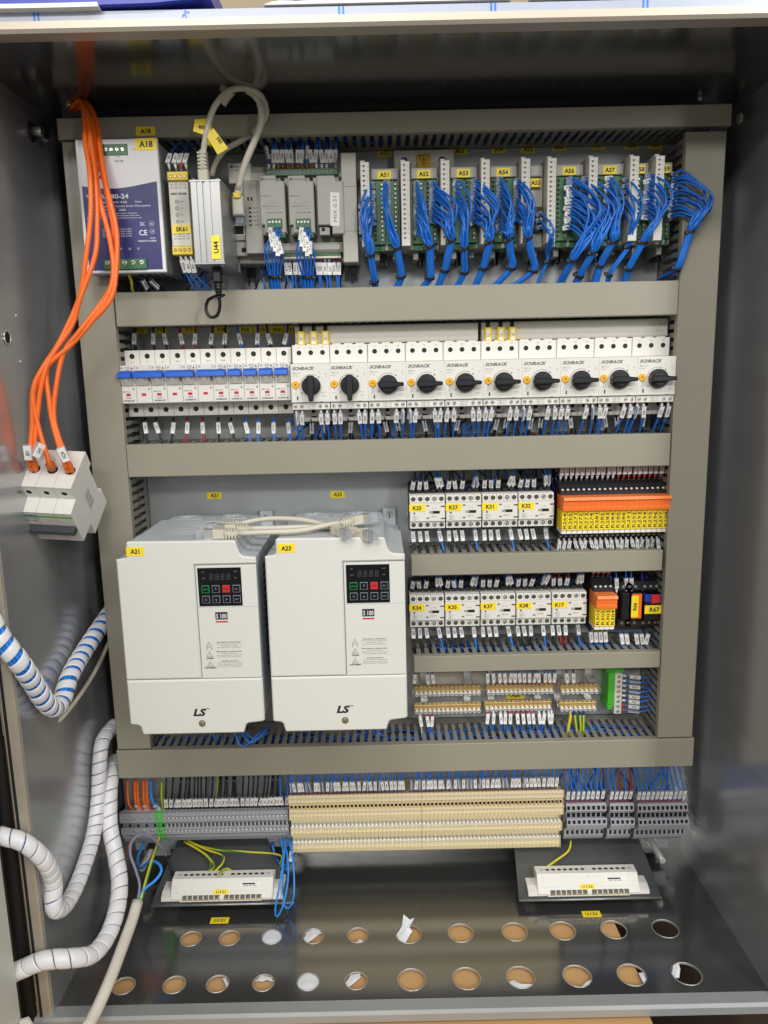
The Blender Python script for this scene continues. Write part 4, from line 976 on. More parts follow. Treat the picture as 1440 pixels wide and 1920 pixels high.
for i in range(10):
    u = px0+i*45.0; zb_ = pz0-8
    items = [(4, 1, .1, 'blue_wire', 1.2), (11.2, 1, 1, 'blue_wire', 0.1), (33.2, 1, 1, 'blue_wire', .1), (40.6, 1, 0, 'blue_wire', .9), (22 if i % 2 else 19, 0, 0, 'black_wire', .2)]
    for j, (dx, fr, _, c, yw) in enumerate(items):
        dd = 76 if c == 'blue_wire' else 48; z0_ = zb_ if c == 'blue_wire' else pz0-24
        b = random.uniform(-3, 3); mk = 12 if c == 'blue_wire' else 9
        yw2 = random.choice((.1, -.2, .25, 1.2)) if j in (0, 3) else random.uniform(-.3, .3)
        lab = '%s wire %s motor breaker %s' % ('black' if j == 4 else 'blue', ['at the far left foot of the', 'left of centre under the', 'right of centre under the', 'at the far right foot of the', 'in the middle under the'][j], 'number %s from the left' % ('one two three four five six seven eight nine ten'.split()[i]))
        pts = [(u+dx, z0_, dd), (u+dx+b*.2, z0_-10, dd+1), (u+dx+b*.7, z0_-22, dd-6), (u+dx+b, z0_-34, 60), (u+dx+b, -96, 50)] if j < 4 else [(u+dx, z0_, dd), (u+dx+b*.3, z0_-8, dd-2), (u+dx+b, z0_-18, 44), (u+dx+b, -94, 42)]
        wire(lab, pts, c, 1.2 if j < 4 else 1.6, 'wires below the motor breakers', 'ferrule_white' if j < 4 else None, mk, yaw=yw2)
        if j == 4 and i < 9 and i % 3 != 1:
            wire('black wire with white marker right of centre behind motor breaker number %s' % ('one two three four five six seven eight nine ten'.split()[i]), [(u+dx+14, z0_, 46), (u+dx+14+b, z0_-10, 42), (u+dx+15+b, -92, 40)], c, 1.6, 'wires below the motor breakers', None, 9)
# busbar covers
for pa, pb, ya, lab in ((553, 896, 612, 'long white busbar cover above the first five motor breakers'), (903, 1252, 604, 'long white busbar cover above the right five motor breakers')):
    x0, z1 = A(pa, ya, 50); x1, _ = A(pb, ya-6, 50)
    t = thing('busbar', lab, 'busbar cover', x0, 0, 0, 'white busbar covers')
    mb = MB('off_white'); z0 = pz0+68.5
    mb.prof([(z0, 20), (z0, 50), (z0+1.5, 51), (z0+6, 51), (z0+7, 50.2), (z0+12, 50.2), (z0+13, 51), (z1-1, 51), (z1, 50), (z1, 20)], 0, x1-x0); mb.build('cover', t)
    mb = MB('brass')
    for k in range(15): x = 6+k*(x1-x0-10)/15; mb.box(x, x+6, z0-3, z0, 40, 44, .3)
    mb.build('comb', t)
    for k in range(3):
        a = (x0+3+k*14+(k > 0)*1, z0-2, 53)
        tt = thing('feeder_terminal', 'yellow feeder terminal L%d on the %s white busbar cover' % (k+1, 'left' if pa < 600 else 'right'), 'terminal', *a, group='yellow feeder terminals')
        mb = MB('yellow_plastic'); mb.box(0, 8.6, 0, 17, -8, 4, 1.2); mb.build('body', tt)
        mb = MB('paper'); mb.box(2.4, 6.2, 1.5, 14, 4, 4.5, .1); mb.text('L%d' % (k+1), 4.3, 7.5, 2.6, 4.6, rot=math.pi/2, mt='ink', bold=.02); mb.build('marker', tt)
        MB('black_wire').tube([(4.3, 16, -3), (4.3, 23, -3), (3, 34, -6)], 2.6, 8).build('lead', tt)

# ================================================================ CONTACTORS
CS = {}
def cscrew(mm, v):
    if (mm, v) not in CS:
        mb = MB('white_plastic'); mb.well(0, 0, 3.0, 0, 2, 14, .5); mb.screw(-.2, -.2, 2.35, .25, mm if mm == 'zinc' else 'screw_steel', 12); CS[(mm, v)] = mb.mesh('terminal_screw')
    return CS[(mm, v)]
def contactor(lab, x0, z0, label, row):
    t = thing('contactor', label, 'contactor', x0, z0, 0, 'small white contactors with yellow labels')
    W, H = 43.6, 42.5
    mb = MB('soft_black'); mb.box(-.5, W+.8, -6, H+10, 8, 34, .8); mb.box(-.6, W+1.2, 13, 18, 34, 54, .3); mb.box(-.6, W+1.2, 28, 32, 34, 54, .3)
    for k in range(5): mb.box(1.5+k*8.7, 7.5+k*8.7, H, H+5, 34, 44, .5)
    mb.build('base', t)
    mb = MB('white_plastic'); mb.box(0, W, 0, H, 34, 52, .5); mb.box(0, W, 9.5, H-9.5, 52, 61, .8)
    for k in range(5):
        mb.box(.2+k*8.7, 8.7+k*8.7, .2, 9.3, 52, 58, .5); mb.box(.2+k*8.7, 8.7+k*8.7, H-9.3, H-.2, 52, 58, .5)
    mb.build('housing', t)
    for k in range(5):
        for z in (5, H-5): mobj('terminal_screw', cscrew('zinc' if k == 3 else 'dark_metal', (k+row) % 3), t, (4.5+k*8.7, z, 58))
    mb = MB('hole'); mb.box(27, 37, 19.6, 23, 60.8, 61.3, 0); mb.m('ink_light'); mb.box(24, 28.6, 20, 22.8, 60.9, 61.4, 0)
    mb.m('ink_soft'); 
    for x, z in ((20.5, 13.2), (20.5, 28.5)): mb.box(x, x+3.4, z, z+1.8, 60.9, 61.2, 0)
    mb.m('ink'); mb.box(4.4, 6.6, 19.4, 21.3, 60.9, 61.2, 0); mb.box(38.5, W+.2, 12.6, 14, 60.5, 61.3, 0); mb.box(38.5, W+.2, 27.8, 29.2, 60.5, 61.3, 0)
    mb.m('ink_light'); mb.box(3, 40, 32.3, 32.5, 60.9, 61.1, 0); mb.text('A1  A2', 30, 26.5, 2.0, 61.1, width=6); mb.text('1M3R', 30, 15.8, 1.6, 61.1, width=9)
    for j in range(4): mb.text('BEM 37', 6.8, 17-j*1.7, 1.1, 61.1, width=6.5)
    mb.build('front_markings', t)
    sticker(t, lab, 9, 27, 19.5, 9, 61.2, hh=.52)
    return t
cx, cz = A(769, 993, 61)
Kz = {}
for k, lab in enumerate(('K25', 'K27', 'K31', 'K32')):
    contactor(lab, cx+k*45, cz, 'white contactor %s, %s in the upper contactor row' % (lab, ORD[k]), 0)
cx2, cz2 = A(769, 1178, 61)
for k, lab in enumerate(('K34', 'K35', 'K37', 'K38', 'K17')):
    contactor(lab, cx2+k*45.2, cz2, 'white contactor %s, %s in the lower contactor row' % (lab, ORD[k]), 1)
names = 'K25 K27 K31 K32 K34 K35 K37 K38 K17'.split()
for k, nm in enumerate(names):
    row = k >= 4; bx_ = (cx2+(k-4)*45.2) if row else cx+k*45; bz = cz2 if row else cz
    c3 = ['black_wire']*3 if nm != 'K17' else ['black_wire', 'red_wire', 'red_wire']
    slots = [(4.5, c3[0]), (13, c3[1]), (21.5, c3[2]), (36, 'blue_wire'), (40.5, 'blue_wire')]
    for j, (dx, c) in enumerate(slots):
        blue = c == 'blue_wire'; b = random.uniform(-3.5, 3.5)
        a = (bx_+dx, bz+42.5+(4 if blue else 2), 40)
        wire('%s %s wire above contactor %s' % (['leftmost', 'left middle', 'centre', 'right middle', 'rightmost'][j], cn[c], nm), [a, (a[0]+b*.2, a[1]+10, 46), (a[0]+b, a[1]+20, 50), (a[0]+b*1.4, a[1]+34, 46)], c, 1.3, 'wires above the contactors', 'ferrule_white' if blue else None, 12 if blue else 9, yaw=random.choice((-.2, .1, .3, 1.1)) if blue else None)
    slots = [(4.5, c3[0]), (13, c3[1]), (21.5, c3[2]), (38, 'blue_wire')]
    for j, (dx, c) in enumerate(slots):
        blue = c == 'blue_wire'; b = random.uniform(1, 6)
        a = (bx_+dx, bz-1, 38)
        wire('%s %s wire below contactor %s' % (['leftmost', 'left middle', 'centre', 'rightmost'][j], cn[c], nm), [a, (a[0], a[1]-9, 42), (a[0]+b*.4, a[1]-20, 44), (a[0]+b, a[1]-34, 48), (a[0]+b, a[1]-42, 44)], c, 1.3, 'wires below the contactors', 'ferrule_white' if blue else None, 13, yaw=random.choice((-.2, .1, .3)))
# ================================================================ RELAYS
def relay_module(t, lab):
    W = 6.3
    mb = MB('soft_black'); mb.box(.1, W, -10, 62, 8, 46, .4); mb.prof([(-10, 46), (-10, 52), (-2, 60), (0, 60), (0, 46)], .1, W); mb.prof([(46, 46), (46, 64), (50, 64), (61, 50), (61, 46)], .1, W); mb.m('hole'); mb.box(1.2, W-1.2, 54, 55, 55, 60, 0)
    mb.build('socket', t)
    mb = MB('paper'); mb.box(.2, W-.2, -1, 4, 46, 72, .4); mb.build('relay_body', t)
    mb = MB('yellow_label'); mb.box(.1, W-.1, 4, 28, 46, 74, .4); mb.text(lab, W/2+.2, 15.5, 3.6, 74.1, rot=math.pi/2, mt='ink', bold=.02, width=19); mb.build('identification_label', t)
    mb = MB('orange_flag'); mb.prof([(28, 46), (28, 74), (29, 80), (33, 81), (33.4, 79.5), (38, 81), (38.4, 79.5), (42, 80), (42.6, 84), (46, 82), (46, 46)], .05, W+.1); mb.build('lever', t)
    mb = MB('silver_bright'); mb.cyl(W/2, 52, 1.6, 58, 62, 10, c=.3); mb.build('screw', t)
    mb = MB('brass'); mb.cyl(W/2, -7, 1.6, 51, 55.5, 10, c=.3); mb.build('screw', t)
rx, rz0 = A(1058, 1018, 72)
labs = 'R264 R265 R271 R272 R273 R274 R281 R282 R283 R284 R285 R286 R291 R292 R293 R294 R295 R296 R297 R298'.split()
for k, lab in enumerate(labs):
    t = thing('slim_relay', 'slim relay %s with yellow label under an orange lever' % lab, 'relay', rx-4+k*6.52, -205.5, 0, 'slim relays with orange levers'); relay_module(t, lab)
mb = MB('soft_black'); 
for k, lab in enumerate(labs):
    u = rx-4+k*6.52+3.1; b = random.uniform(-2.5, 2.5)
    red = k > 10
    a = (u, -142.5, 48)
    wire('blue wire with %s ferrule into the top of relay %s' % ('red' if red else 'white', lab), [a, (a[0]+b*.2, a[1]+9, 52), (a[0]+b*.7, a[1]+22, 54), (a[0]+b, a[1]+40, 50)], 'blue_wire', 1.1, 'wires above the slim relays', 'ferrule_red' if red else 'ferrule_white', 14)
    b = random.uniform(-2, 4)
    a = (u, -217, 46)
    wire('wire with small marker out of the bottom of relay %s' % lab, [a, (a[0]+b*.2, a[1]-6, 50), (a[0]+b, a[1]-14, 50), (a[0]+b, a[1]-26, 46)], 'blue_wire' if k % 3 else 'black_wire', 1.1, 'wires below the slim relays', 'ferrule_white', 10)
rx2, _ = A(1114, 1185, 72)
for k, lab in enumerate(('R301', 'R302', 'R303', 'R304')):
    t = thing('slim_relay', 'slim relay %s with yellow label under an orange lever' % lab, 'relay', rx2+k*6.3, -330, 0, 'slim relays with orange levers'); relay_module(t, lab)
    a = (rx2+k*6.3+3.1, -267, 48)
    wire('blue wire with red ferrule above relay %s' % lab, [a, (a[0], a[1]+9, 52), (a[0]-1, a[1]+20, 54), (a[0]-1+k*.6, a[1]+34, 50)], 'blue_wire', 1.1, 'wires above the lower relays', 'ferrule_red', 13)
    a = (rx2+k*6.3, -341, 46)
    wire('blue wire with clear marker below relay %s' % lab, [a, (a[0]+2, a[1]-6, 50), (a[0]+3, a[1]-14, 50), (a[0]+5, a[1]-24, 46)], 'blue_wire', 1.1, 'wires below the lower relays', None, 9)
# square relay sockets R66, R67
for lab, pa, W, lb in (('', 1160, 17, 'unlabelled black relay socket between R304 and R66'), ('R66', 1172, 20, 'black relay socket R66 with a turned yellow label'), ('R67', 1200, 27, 'black relay R67 with red button and yellow label')):
    x0, _ = A(pa, 1150, 55)
    t = thing('relay_socket', lb, 'relay', x0, -332, 0, 'black plug-in relay sockets')
    mb = MB('soft_black'); mb.box(0, W, -2, 58, 8, 44, .8); mb.box(0, W, 46, 58, 44, 54, .8); mb.box(0, W, -2, 8, 44, 54, .8)
    for k in range(max(2, int(W/8))): mb.screw(5+k*7.6, 51, 1.9, 54.2); mb.m('soft_black'); mb.screw(5+k*7.6, 3, 1.8, 54.2, 'brass'); mb.m('soft_black')
    mb.build('socket', t)
    mb = MB('black'); mb.box(1.5, W-1.5, 10, 45, 44, 62 if lab != 'R67' else 68, 1); mb.build('relay_body', t)
    if lab == 'R66':
        mb = MB('orange'); mb.box(5.5, W-2, 12, 44, 62, 64, .5); mb.build('flag', t); sticker(t, 'R66', 9, 28, 9, 28, 64.2, rot=math.pi/2, hh=.5)
    if lab == 'R67':
        mb = MB('logo_blue'); mb.box(1, W-1, 35, 45, 60, 69, .5); mb.build('retaining_clip', t)
        mb = MB('red_mark'); mb.box(8, 19, 34, 45, 66, 72, .8); mb.build('test_button', t); sticker(t, 'R67', W/2, 25, 25, 11, 68.3)
    if not lab: continue
for i, (px, c, f) in enumerate(((1156, 'blue_wire', 'ferrule_white'), (1174, 'blue_wire', 'ferrule_white'), (1184, 'blue_wire', 'ferrule_white'), (1204, 'dark_blue', 'ferrule_red'))):
    a = A3(px, 1112, 50); wire('%s wire from the left above the plug-in relays R66 and R67' % ORD[i], [a, (a[0]-1, a[1]+10, 52), (a[0]-2, a[1]+22, 53), (a[0]-2, a[1]+36, 50)], c, 1.1, 'wires above the plug-in relays', f, 14 if i < 3 else None)
for i, px in enumerate((1162, 1172, 1190, 1200, 1214)):
    a = A3(px, 1184, 48); b = 3 if i < 4 else -3; wire('%s blue wire from the left below the plug-in relays' % ORD[i], [a, (a[0]+b*.5, a[1]-8, 52), (a[0]+b, a[1]-16, 52), (a[0]+b, a[1]-30, 46)], 'blue_wire', 1.1, 'wires below the plug-in relays', None, 10)

# ================================================================ DRIVES
def drive(lab, x0, label):
    z0 = -401.5
    t = thing('frequency_drive', label, 'frequency drive', x0, z0, 0, 'large white frequency drives')
    W = 160.5
    out = [(0, 14), (1.5, 12.6), (9, 11.8), (12, 9.5), (14, 1.2), (15.5, 0), (134, 0), (135.6, 1.2), (138, 9), (141, 11.4), (158, 13), (160.5, 15),
           (W, 203), (146, 204.5), (142.5, 207), (140, 213), (138, 220.5), (136, 222), (15, 223.2), (13, 221.5), (12.8, 208), (11.5, 205.6), (9, 204.8), (0, 203.6)]
    def sc(o, k, dz=0): return [(W/2+(x-W/2)*k, 111+(z-111)*(k)+dz) for x, z in o]
    mb = MB('drive_grey'); mb.poly(sc(out, .985), 60, 150, .5); mb.poly(sc(out, .955, -1), 8, 60, .5); mb.poly(sc(out, .99), 150, 186, .4)
    for i in range(11): mb.box(18, 118, 219.6, 221.3, 72+i*10, 75+i*10, .2)
    mb.m('dark_metal')
    for i in range(14): mb.box(-.4+W-2, W-.8, 60+i*9, 65+i*9, 70, 140, 0)
    mb.build('chassis', t)
    mb = MB('drive_grey')
    for cxx in (45, 105):
        for r_ in (6, 11, 16, 21): mb.tube([(cxx+r_*math.cos(a*.349), 217.8, 34+r_*math.sin(a*.349)) for a in range(19)], .8, 5, smoothpath=False, caps=False)
        for a in range(8): mb.rod((cxx+5*math.cos(a*.785), 217.8, 34+5*math.sin(a*.785)), (cxx+22*math.cos(a*.785+.5), 217.8, 34+22*math.sin(a*.785+.5)), .8, .8, 5)
    mb.build('fan_guard', t)
    mb = MB('drive_grey'); mb.box(136, 154, 196, 221, 2, 10, .8); mb.m('zinc'); mb.screw(145, 212, 4.5, 10.5); mb.build('mounting_ear', t)
    g = 1.1
    cp = (90, 66, 196)
    cut = 66
    lower = [(.0, 14)]+out[1:11]+[(160.5, 15), (W, cut-g), (0, cut-g)]
    mb = MB('drive_white'); mb.poly(lower, 186, 190, 1.6); mb.m('drive_white'); mb.build('lower_cover', t)
    upper = [(0, cut), (cp[0]-g, cut), (cp[0]-g, cp[2]), (W, cp[2])]+out[12:]
    mb = MB('drive_white'); mb.poly(upper, 186, 190, 1.6); mb.build('upper_cover', t)
    mb = MB('drive_white'); mb.box(cp[0], W-.3, cut, cp[2]-g, 186, 189.6, .5)
    mb.m('drive_grey'); mb.box(cp[0]+1, W-1, 148, 148.5, 189.5, 189.75, 0)
    mb.m('ink'); d = 189.75
    mb.text('S 100', 117, 138, 5, d+.5, mt='white_print', bold=.02, width=12)
    mb.m('ink'); mb.box(110, 124, 134, 142.4, 189.5, 190.0, .1); mb.m('red_mark'); mb.box(110, 124, 130.6, 132.2, 189.5, 190.0, .1)
    mb.m('ink_soft')
    zz = 106
    for blk in range(3):
        z = zz-blk*11
        tri = [(97, z-3.6), (104, z-3.6), (100.5, z+2.4), (97, z-3.6)]; mb.tube([(a, b, d) for a, b in tri], .28, 4, smoothpath=False); mb.text('!', 100.5, z-1.4, 3, d, bold=.02)
        mb.text(['o    o', 'WARNING', 'AVERTISSEMENT'][blk], 100.5, z-5.6, 1.7, d, bold=.03, width=[7, 9, 14][blk], mt='ink')
        for j in range(4):
            mb.text('Risk of injury or electric shock' if j == 0 else 'Wait 10 minutes after removing power' if j % 2 else 'before opening cover read manual', 123.5, z+2-j*2.05, 1.15, d, bold=.03 if j == 0 else .0, width=[25, 28, 17, 27][(j+blk) % 4]+2, mt='ink' if j == 0 else 'ink_soft')
    mb.build('control_cover', t)
    mb = MB('screen_black'); mb.box(0, 50, 0, 43, 189.4, 190.4, .3)
    for i in range(4):
        x = 14+i*6.6; mb.text('8', x+1.5, 33, 7.4, 190.5, mt='segment', shear=.1, width=5); mb.m('segment'); mb.cyl(x+4.8, 29.8, .5, 190.4, 190.5, 6); mb.m('screen_black')
    for s, x, z in (('SET', 6.5, 38.5), ('RUN', 6.8, 31.6), ('FWD', 43.6, 38.5), ('REV', 43.8, 31.6)): mb.text(s, x, z, 1.2, 190.5, mt='key_outline')
    kp = mb.build('keypad', t, (92.5, 149.5, 0))
    for i, (s, c) in enumerate((('RUN', 'key_green'), ('^', 'key_outline'), ('STOP', 'key_red'), ('ESC', 'key_outline'), ('<', 'key_outline'), ('v', 'key_outline'), ('>', 'key_outline'), ('ENT', 'key_outline'))):
        x, z = 8.2+(i % 4)*11.9, 19.3-(i//4)*11.6
        mb = MB(c); mb.box(-4.4, 4.4, -4.2, 4.2, 0, .6, .3); mb.m('screen_black' if s != 'STOP' else 'key_red')
        mb.box(-3.7, 3.7, -3.5, 3.5, .5, .75, .1); mb.text(s, 0, 0, 1.7 if len(s) > 1 else 3.6, .85, mt=c if s != 'STOP' else 'screen_black', bold=.02); mb.build('key', kp, (x, z, 190.3))
    mb = MB('ink'); mb.text('LS', 84, 26, 8, 190.1, bold=.05, shear=.25, width=16); mb.text('~', 94, 30.5, 4, 190.1, bold=.03, width=5); mb.build('logo', t)
    mb = MB('ink_light'); mb.cyl(86, 12.5, 4.4, 189.8, 190.1, 18); mb.m('dark_metal'); mb.cyl(86, 12.5, 3.4, 190, 190.2, 16); mb.screw(86, 12.5, 2.8, 190.2, 'brass'); mb.build('cover_screw', t)
    sticker(t, lab, 23 if lab == 'A21' else 25, 212.5, 20, 9.8, 190.1, hh=.48)
_drive = drive
def drive(lab, x0, label):
    _drive(lab, x0, label)
    t = [o for o in COL.objects if o.get('label') == label][0]; k = 151/160.5
    for o in t.children:
        o.location.x *= k; o.scale.x = k
drive('A21', -290.3, 'left of the two big white drives, labelled A21')
drive('A23', -129.6, 'right of the two big white drives, labelled A23')
# patch cables on top of the drives
def patch(label, pts, plugs, r=3.0):
    o0 = Vector(A3(*pts[0])); t = thing('network_cable', label, 'network cable', *o0, group='beige network cables lying on the drives')
    P = [Vector(A3(*p))-o0 for p in pts]
    MB('beige_cable').tube(P, r, 9).build('cable', t)
    for e, nx in ((P[0], P[1]), (P[-1], P[-2])):
        T = (e-nx).normalized(); plug(t, e, T)
def plug(t, e, T, s=1.0):
    a = T.cross(Vector((0, 0, 1))); a.normalize(); b = a.cross(T)
    M = Matrix((a, T, b)).transposed(); 
    def place(mb): mb.v = [tuple(M @ Vector(p)*1.0+e) for p in mb.v]; return mb
    mb = MB('beige_cable'); mb.box(-5.2, 5.2, 14, 27, -4.6, 4.6, 1.2); mb.rod((0, -1, 0), (0, 15, 0), 3.2, 4.6, 9)
    for k in range(4): mb.box(-5.2, 5.2, 1+k*3.4, 3.0+k*3.4, -4, 4, .6)
    place(mb).build('plug_boot', t)
    mb = MB('zinc'); mb.box(-5.8, 5.8, 27, 36, -4.2, 4.2, .3); mb.m('clear_sleeve'); mb.box(-5.6, 5.6, 36, 45, -4, 4, .3); mb.m('brass')
    for k in range(6): mb.box(-4.2+k*1.5, -3.6+k*1.5, 38, 44, -3.4, -3, 0)
    place(mb).build('plug_connector', t)
patch('front beige network cable lying on the two drives', [(445, 1000, 176), (500, 998, 178), (560, 995, 172), (610, 985, 160), (640, 980, 150)], 0)
patch('middle beige network cable lying on the two drives', [(467, 991, 150), (520, 990, 150), (580, 988, 148), (630, 990, 150), (655, 996, 168)], 0)
patch('rear beige network cable arching over the two drives', [(448, 982, 120), (500, 973, 118), (560, 974, 124), (610, 984, 138), (625, 991, 160)], 0)
# big looped network cable
pts = [(380, 300, 128), (383, 272, 130), (390, 235, 132), (402, 200, 130), (430, 170, 122), (465, 166, 112), (490, 180, 100), (500, 210, 92), (488, 235, 82), (455, 262, 72), (420, 282, 64), (402, 310, 60), (398, 330, 58)]
o0 = Vector(A3(*pts[0])); t = thing('network_cable', 'beige network cable looping up above the silver converter box U44', 'network cable', *o0)
MB('beige_cable').tube([Vector(A3(*p))-o0 for p in pts], 3.2, 10).build('cable', t)
mb = MB('beige_cable'); mb.box(-5.5, 5.5, -36, -10, -4.5, 4.5, 1.2)
for k in range(5): mb.box(-5, 5, -9+k*3.6, -6.8+k*3.6, -4.4, 4.4, .7)
mb.rod((0, -12, 0), (0, 10, 0), 4.4, 3.3, 10); mb.build('plug_boot', t)
mb = MB('yellow_label'); p = Vector(A3(405, 258, 133))-o0; q = Vector(A3(375, 240, 136))-o0
mb.add([tuple(Vector(A3(a, b, 133))-o0) for a, b in ((365, 224), (393, 222), (396, 257), (362, 246))], [(0, 3, 2, 1)]); mb.add([tuple(Vector(A3(a, b, 134))-o0) for a, b in ((400, 240), (428, 278), (408, 290), (388, 256))], [(0, 3, 2, 1)])
mb.rod((p.x-8, p.y-6, -1), (p.x-8, p.y+14, 0), 3.9, 3.9, 10); mb.text('401', *(Vector(A3(378, 238, 134))-o0).xy, 3.6, 134.6-o0.z+0, rot=-.1, mt='ink', bold=.02); mb.text('101', *(Vector(A3(411, 262, 136))-o0).xy, 3.6, 135.2-o0.z, rot=-1.0, mt='ink', bold=.02)
mb.build('label_flag', t)
pts = [(447, 356, 96), (452, 330, 100), (462, 300, 104), (478, 262, 106), (490, 225, 104), (486, 190, 100), (462, 168, 96), (436, 172, 92), (418, 196, 88)]
o0 = Vector(A3(*pts[0])); t = thing('network_cable', 'white network cable curving down into the controller', 'network cable', *o0)
MB('white_wire').tube([Vector(A3(*p))-o0 for p in pts], 3.7, 10).build('cable', t)
mb = MB('white_wire'); mb.rod((1, 4, 0), (-2, -8, -4), 4.2, 5, 10); mb.box(-8, 4, -26, -6, -12, 0, 1.4); mb.m('clear_sleeve'); mb.box(-6, 3, -34, -26, -20, -6, .5); mb.m('yellow_plastic'); mb.box(-6, 2, -9, -3, -2, 3.2, .8); mb.build('plug_boot', t)
# blue wires under drives
for i, (a, b, c) in enumerate((((440, 1372), (455, 1400), (492, 1370)), ((452, 1372), (470, 1392), (498, 1375)), ((458, 1370), (480, 1386), (500, 1366)))):
    wire('%s blue wire looping out under the left drive' % ['lowest', 'middle', 'highest'][i], [A3(a[0], a[1]-10, 60), A3(*a, 82), A3(*b, 92), A3(*c, 82), A3(c[0]+6, c[1], 60)], 'blue_wire', 1.3, 'blue wires under the left drive')
wire('short blue wire curl under the middle of the left drive', [A3(402, 1362, 60), A3(400, 1375, 84), A3(404, 1385, 84), A3(408, 1392, 50)], 'blue_wire', 1.2)
wire('short blue wire curl under the right drive', [A3(710, 1362, 60), A3(706, 1372, 84), A3(716, 1378, 84), A3(720, 1385, 50)], 'blue_wire', 1.2)
# loose wires dressed behind the device feet
def loose(label, x0, x1, z, d, n, seed, cols=('blue_wire', 'black_wire', 'dark_blue')):
    rnd = random.Random(seed); t = thing('wire_bundle', label, 'wires', x0, z, d, 'loose wires behind the device rows')
    for i in range(n):
        u = rnd.uniform(0, x1-x0); L = rnd.uniform(-26, 26)
        MB(rnd.choice(cols)).tube([(u, 12, -8), (u+L*.2, 4, 0), (u+L*.7, -6, rnd.uniform(2, 8)), (u+L, -22, rnd.uniform(0, 6))], 1.15, 6, step=7).build('wire', t)
loose('loose dark wires behind the feet of the motor breakers', -100, 335, -70, 30, 34, 11, ('black_wire', 'dark_blue', 'blue_wire'))
loose('loose dark wires above the upper contactor row', 36, 335, -138, 32, 26, 12)
loose('loose dark wires above the lower contactor row', 36, 335, -268, 32, 26, 13)
loose('loose blue and dark wires below the controller', -150, -40, 112, 30, 12, 14)
loose('loose dark wires below the power supply and relay', -300, -190, 106, 40, 12, 15, ('black_wire', 'blue_wire', 'dark_blue'))
loose('loose blue wires above the grey spring terminals', 238, 396, -560, 22, 14, 16, ('blue_wire', 'dark_blue'))
# ================================================================ EARTH BARS
def earth_bar(label, pa, pb, py, n, brs):
    d = 40; x0, z = A(pa, py, d); x1, _ = A(pb, py, d); W = x1-x0
    t = thing('earth_bar', label, 'earth bar', x0, z, 0, 'brass earth bars')
    mb = MB('brass'); mb.box(0, W, -3, 3.5, 34, 41, .6); mb.build('bar', t)
    mb = MB('zinc')
    for k in range(n):
        x = 3.5+k*(W-7)/(n-1)
        mb.m('silver_bright'); mb.cyl(x, -4.6, 2.75, 41, 46, 10, c=.7); mb.m('hole'); mb.box(x-1.7, x+1.7, -5.0, -4.2, 46, 46.15, 0); mb.m('brass'); mb.box(x-2.2, x+2.2, 2, 5.5, 36, 40, .3)
    mb.build('screws', t)
    return t, W
def bar_bracket(px, z0, z1, label):
    x, _ = A(px, 1300, 40); t = thing('bar_bracket', label, 'bracket', x, z0, 0, 'bent steel brackets of the earth bars')
    mb = MB('zinc'); h = z1-z0
    mb.prof([(0, 8), (0, 33), (4, 35), (8, 33.5), (8, 12), (h-26, 12), (h-26, 33.5), (h-20, 35), (h-16, 30), (h-14, 14), (h, 12), (h, 8)], -4.6, 4.6); mb.build('strap', t)
for args in (('upper brass earth bar at the left, three markers above it', 776, 902, 1294, 15, 0), ('lower brass earth bar at the left', 776, 902, 1327, 15, 0),
             ('upper brass earth bar in the middle under many red ferrules', 911, 1038, 1291, 15, 0), ('lower brass earth bar in the middle above many red ferrules', 908, 1034, 1322, 15, 0),
             ('short upper brass earth bar at the right', 1050, 1122, 1290, 8, 0), ('short lower brass earth bar above the yellow and green wires', 1048, 1118, 1322, 8, 0)):
    earth_bar(*args)
for i, px in enumerate((797, 880, 926, 1016, 1054, 1112)): bar_bracket(px, -455, -398, 'bent steel bracket number %s from the left holding the brass earth bars' % ['one', 'two', 'three', 'four', 'five', 'six'][i])
def bar_wires(lst, py, up, where, d=42):
    for i, (px, c, f) in enumerate(lst):
        a = A3(px, py, d); s = 1 if up else -1; b = random.uniform(-2, 2)
        wire('%s wire from the left %s' % (ordw(i), where), [a, (a[0]+b*.3, a[1]+s*8, d+3), (a[0]+b, a[1]+s*17, d+4), (a[0]+b*1.5, a[1]+s*28, d+2), (a[0]+b*1.5, a[1]+s*36, d)], c, 1.1, 'wires at the earth bars', f, 11)
BWr = 'ferrule_red'; BWw = 'ferrule_white'
bar_wires([(777, 'dark_blue', None), (803, 'blue_wire', BWw), (813, 'blue_wire', BWr)], 1285, True, 'above the left brass earth bar')
bar_wires([(914, 'dark_blue', BWw), (925, 'blue_wire', BWw), (937, 'blue_wire', BWw), (947, 'blue_wire', BWw), (956, 'blue_wire', BWr), (965, 'blue_wire', BWr), (974, 'blue_wire', BWr), (983, 'blue_wire', BWr), (992, 'blue_wire', BWr), (1000, 'blue_wire', BWr), (1010, 'blue_wire', BWr), (1021, 'blue_wire', BWr), (1030, 'blue_wire', BWr), (1038, 'blue_wire', BWr)], 1283, True, 'above the middle brass earth bar')
bar_wires([(1063, 'dark_blue', BWw), (1075, 'dark_blue', BWw)], 1283, True, 'above the right brass earth bar')
bar_wires([(787, 'white_wire', BWw), (800, 'blue_wire', BWr), (810, 'blue_wire', BWr)], 1336, False, 'below the left brass earth bar')
bar_wires([(915, 'blue_wire', BWr), (925, 'blue_wire', BWw), (938, 'blue_wire', BWw), (947, 'blue_wire', BWw), (957, 'blue_wire', BWr), (969, 'blue_wire', BWr), (980, 'blue_wire', BWr), (990, 'blue_wire', BWr), (998, 'blue_wire', BWr), (1010, 'blue_wire', BWw), (1020, 'blue_wire', BWw), (1028, 'blue_wire', BWw), (1034, 'dark_blue', BWw)], 1331, False, 'below the middle brass earth bar')
